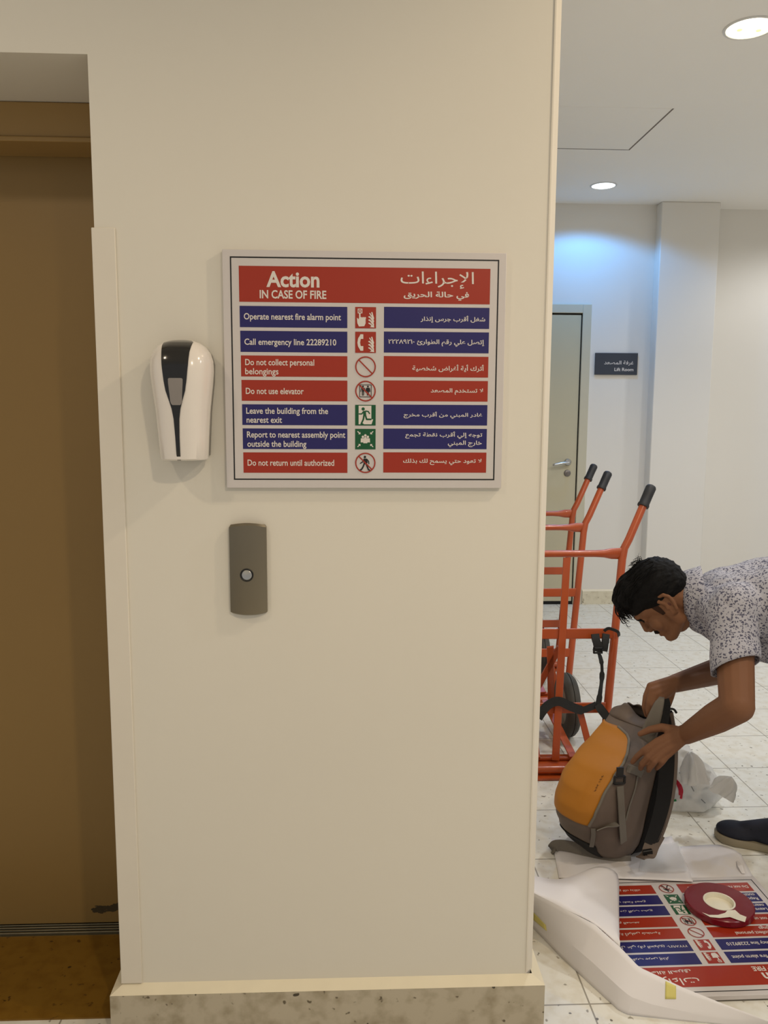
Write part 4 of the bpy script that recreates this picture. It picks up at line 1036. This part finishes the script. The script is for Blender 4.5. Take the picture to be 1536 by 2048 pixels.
# hair: thick on top, cropped behind the ear, curls over the brow
mb = MB()
def elh(c, f, u, s_): mb.ellipsoid(hp(*c), Fv*f, Uv*u, SD*s_, 26)
elh((-.012, .056, 0), .096, .088, .0815); elh((.030, .092, 0), .074, .060, .066); elh((.062, .100, .004), .048, .040, .054); elh((-.050, .046, 0), .054, .074, .068); elh((.050, .062, 0), .050, .036, .070)
hm = remeshed(mb, 0.0035, 3, 0.5)
def cutline(f): return (.018 + .50*f) if f > 0.0 else (.022 + .56*f if f < -.012 else .020)
for v in hm.vertices:
    q = v.co - O; f, u, s_ = q.dot(Fv), q.dot(Uv), q.dot(SD)
    d = u - cutline(f)
    if f > .062: d = u-(cutline(.062)+.1*(f-.062))
    if d < 0:
        k_ = max(0.72, 1+d*9); c_ = O+Fv*(-.002)+Uv*.05; v.co = c_+(v.co-c_)*k_
    else:
        nn = (v.co-(O+Uv*.05)).normalized(); st_ = Vector((f*26, u*70, s_*70)); g_ = min(1, d/.02)
        v.co += nn*g_*(0.0040*noise.noise(st_) + 0.0028*noise.noise(st_*2.3) + 0.0012)
hair = meshobj('hair', hm, M['hair'], t)
rnd = random.Random(5)
mb = MB()
for i in range(75):                                       # loose locks over the forehead
    s_ = rnd.uniform(-.055, .055); f0 = rnd.uniform(.070, .100); u0 = rnd.uniform(.080, .120)
    L_ = rnd.uniform(.020, .042); cu1 = rnd.uniform(-.010, .012); r_ = rnd.uniform(.0007, .0018)
    mb.tube(spline([hp(f0-.012, u0, s_), hp(f0+L_*.45, u0-.006+cu1*.4, s_), hp(f0+L_*.85, u0-.026+cu1, s_+rnd.uniform(-.006, .006)), hp(f0+L_*.70+cu1*.5, u0-.040, s_+rnd.uniform(-.006, .006))], 3), [r_]*7+[r_*.8, r_*.5, r_*.25], 5)
for i in range(26):                                       # cowlick at the crown
    a_ = rnd.uniform(-.02, .02); f0 = rnd.uniform(-.052, -.015)
    mb.tube(spline([hp(f0, .128, a_), hp(f0-.006+rnd.uniform(-.01, .01), .145, a_), hp(f0+rnd.uniform(-.02, .02), .157, a_+rnd.uniform(-.01, .01))], 3), [.0009]*4+[.0006, .0004, .0002], 5)
for i in range(170):                                      # strands lying along the top
    s_ = rnd.uniform(-.075, .075); u_ = .145-abs(s_)*.55+rnd.uniform(-.012, .004); f0 = rnd.uniform(-.09, .06)
    h0 = hp(f0, u_, s_); h1 = hp(f0+.03, u_+.006-.3*max(0, f0), s_*1.03); h2 = hp(f0+.055, u_-.004-.45*max(0, f0), s_*1.04)
    C_ = O+Uv*.05
    def sit(p):
        d_ = (C_-p).normalized(); hh = HBV.ray_cast(p-d_*.1, d_); return hh[0]-d_*.0012 if hh[0] is not None else p
    if i == 0: HBV = BVHTree.FromPolygons([tuple(v.co+ORI[t]) for v in hair.data.vertices], [tuple(p.vertices) for p in hair.data.polygons])
    mb.tube([sit(h0), sit(h0.lerp(h1, .6)), sit(h1), sit(h2)], [.0006, .0013, .0012, .0004], 5)
obj('hair_locks', mb, M['hair'], hair, smooth='all', recalc=False)
def onhead(f, u, s_, off=.0006):                          # from outside onto the skin, along the side direction
    p = hp(f, u, 0); h_ = KB.ray_cast(p+SD*(.2*s_), -SD*s_); return (h_[0]+SD*s_*off) if h_[0] is not None else p
def facefront(f, u, s_, off=.0008):
    p = hp(f, u, s_); h_ = KB.ray_cast(p+Fv*.15, -Fv); return (h_[0]+Fv*off) if h_[0] is not None else p
for s_ in (1, -1):
    mb = MB(); L = [facefront(0, .046-.002*k_-.0006*k_*k_, s_*(.012+.0062*k_), .0015) for k_ in range(6)]; mb.ribbon(L, [.007, .009, .009, .0085, .007, .004], Uv, .0035); obj('eyebrow', mb, M['hair'], t, smooth='all')
    mb = MB(); L = [facefront(0, .020-.0012*abs(k_-2)*-1-.003, s_*(.018+.0055*k_), .0012) for k_ in range(5)]; mb.ribbon(L, [.0015, .0032, .0036, .0030, .0015], Uv, .0016); obj('eyelashes', mb, M['hair'], t, smooth='all')
    mb = MB()                                             # sideburn, cropped close
    mb.grid([[onhead(.014+(.020-.008*j/8)*i/6+.006*j/8, .034-.040*j/8, s_, .0006) for i in range(7)] for j in range(9)]); obj('sideburn', mb, mat('stubble', (58, 40, 31), .8, spec=.1), t, smooth='all', solid=.0005)
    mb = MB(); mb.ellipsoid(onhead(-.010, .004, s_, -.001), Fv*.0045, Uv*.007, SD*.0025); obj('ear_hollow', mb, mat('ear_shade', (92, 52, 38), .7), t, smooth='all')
mb = MB()
R = []
for j in range(4):
    R.append([facefront(0, -.0262-.0020*j-.0010*abs(k_-6)*(.3+.25*j), (k_-6)*.0036, .0007) for k_ in range(13)])
mb.grid(R); obj('moustache', mb, mat('dark_stubble', (30, 22, 20), .8, spec=.1), t, smooth='all', solid=.0012)
mb = MB(); R = []
for j in range(3): R.append([facefront(0, -.045-.0035*j, (k_-4)*.0036*(1-.12*j), .0006) for k_ in range(9)])
mb.grid(R); obj('lower_lip', mb, M['skindark'], t, smooth='all', solid=.001)

# shirt: trunk, short sleeves, folded collar
mb = MB(); cp = mb.capsule
S0 = C7 - HD*.035 - ZV*.012
for s_ in (1, -1):
    cp(S0 - HD*.060 + SD*.045*s_ - ZV*.004, .098, C7 - HD*.22 + SD*.085*s_ - ZV*.005, .125)
    cp(C7 - HD*.22 + SD*.085*s_ - ZV*.005, .125, PEL + SD*.075*s_, .128)
    cp(C7 - HD*.10 + SD*.05*s_ - ZV*.10, .070, C7 - HD*.30 + SD*.08*s_ - ZV*.075, .110)
    cp(C7 - HD*.045 + SD*.03*s_ - ZV*.02, .050, (shL if s_ > 0 else shR) - HD*.01 + ZV*.012, .074)
for s_ in (1, -1): cp(C7 - HD*.030 + SD*.055*s_ - ZV*.012, .060, (shL if s_ > 0 else shR) + HD*.012 - ZV*.012, .066)
for s_ in (1, -1): cp(C7 - HD*.025 + SD*.03*s_ - ZV*.058, .062, C7 - HD*.13 + SD*.04*s_ - ZV*.085, .085)
cp(C7 - HD*.005 - ZV*.01, .062, C7 - HD*.06, .075)
cp(shL - SD*.01, .072, shL.lerp(elL, .25), .066); cp(shR + SD*.01, .072, shR.lerp(elR, .25), .066)
sm_ = remeshed(mb, 0.006, 6, 0.5)
for v in sm_.vertices:
    p = v.co; v.co = p + Vector((noise.noise(p*13), noise.noise(p*13+Vector((5, 5, 5))), noise.noise(p*13+Vector((9, 2, 4)))))*.004 + ZV*.004*noise.noise(Vector((p.x*30, p.y*8, p.z*22)))
shirt = meshobj('shirt', sm_, M['shirt'], t)
for nm, a_, e_, tilt in (('sleeve', shL, elL, 1), ('sleeve', shR, elR, 0)):
    ax = (e_-a_).normalized(); L_ = (e_-a_).length; A_ = (HD - ax*HD.dot(ax)).normalized(); B_2 = ax.cross(A_)
    mb = MB(); R = []
    for i in range(15):
        f = i/14; c_ = a_ + ax*(L_*(-.06+.66*f)); r_ = .070 - .006*f + .003*math.sin(f*9); row = []
        for j in range(36):
            an = 2*PI*j/36; d_ = A_*math.cos(an)+B_2*math.sin(an)
            sl = .026*math.cos(an-PI)*f*tilt
            row.append(c_ + d_*(r_+.0035*noise.noise((c_+d_*.07)*16)) + ax*(sl*-1))
        R.append(row)
    R.append([p - (p-sum(R[-1], Vector())/36)*.06 for p in R[-1]]); R.append([p - ax*.05 for p in R[-1]])
    mb.grid(R, True); obj(nm, mb, M['shirt'], shirt, smooth='all')
mb = MB()                                                  # collar stand and fall around the neck
nx = (C7 + HD*.028 - ZV*.014); na = (HD*.98 - ZV*.06).normalized(); A_ = SD.copy(); B_2 = na.cross(A_).normalized(); R = []
for prof_ in ((.064, .000), (.069, .014), (.075, .016), (.081, .004), (.090, -.024), (.097, -.044)):
    R.append([nx + (A_*math.cos(a_)*1.16 + B_2*math.sin(a_))*prof_[0] + na*(prof_[1] + .006*math.sin(a_)) for a_ in [2*PI*j/40 for j in range(40)]])
mb.grid(R, True); obj('collar', mb, M['shirt'], shirt, smooth='all', solid=.003)
# trousers
mb = MB(); cp = mb.capsule
cp(PEL + SD*.07, .108, PEL - SD*.07, .108)
cp(hipL, .098, knL, .074); cp(hipR, .098, knR, .074); cp(knL, .073, anL - ZV*.015, .060); cp(knR, .073, anR - ZV*.015, .060)
tm = remeshed(mb, 0.007, 5, 0.5)
for v in tm.vertices:
    p = v.co; v.co = p + Vector((noise.noise(p*15), noise.noise(p*15+Vector((5, 5, 5))), 0))*.006
meshobj('trousers', tm, M['trouser'], t)
# shoes
def shoe(toe, d_):
    sd_ = Vector((-d_.y, d_.x, 0)); heel = toe - d_*.285
    out_ = [(0, .004), (.010, .020), (.03, .032), (.07, .040), (.12, .036), (.17, .037), (.22, .045), (.255, .040), (.275, .026), (.285, .006)]
    mb = MB(); R = []
    for z, sc in ((0.002, .97), (0.006, 1.0), (.022, 1.0), (.026, .98)):
        R.append([heel + d_*x + sd_*w_*sc*1.05 + ZV*(z + (.006 if x > .26 else 0)*(z < .01)) for x, w_ in out_] + [heel + d_*x - sd_*w_*sc*1.05 + ZV*z for x, w_ in reversed(out_)])
    mb.loft(R); so = obj('sole', mb, M['sole'], t, smooth=40)
    mb = MB(); cpp = mb.capsule; P = lambda x, y, z: heel + d_*x + sd_*y + ZV*z
    mb.ellipsoid(P(.215, 0, .036), d_*.068, sd_*.044, ZV*.030); mb.ellipsoid(P(.10, 0, .045), d_*.10, sd_*.037, ZV*.040); mb.ellipsoid(P(.045, 0, .055), d_*.046, sd_*.034, ZV*.050)
    cpp(P(.20, 0, .046), .026, P(.105, 0, .078), .030); cpp(P(.105, 0, .074), .032, P(.06, 0, .085), .034)
    up_ = remeshed(mb, .005, 5, .5)
    for v in up_.vertices: v.co.z = max(v.co.z, .0225)
    up = meshobj('shoe', up_, M['shoe'], t)
    mb = MB()
    for k_ in range(4):
        x = .175-k_*.022; mb.tube(spline([P(x, .026, .064+k_*.005), P(x-.006, 0, .076+k_*.0095), P(x, -.026, .064+k_*.005)], 5), .0028, 6)
    obj('laces', mb, M['trouser'], up)
shoe(footR, fd)
shoe(anL + HD*.205 - ZV*anL.z, HD)
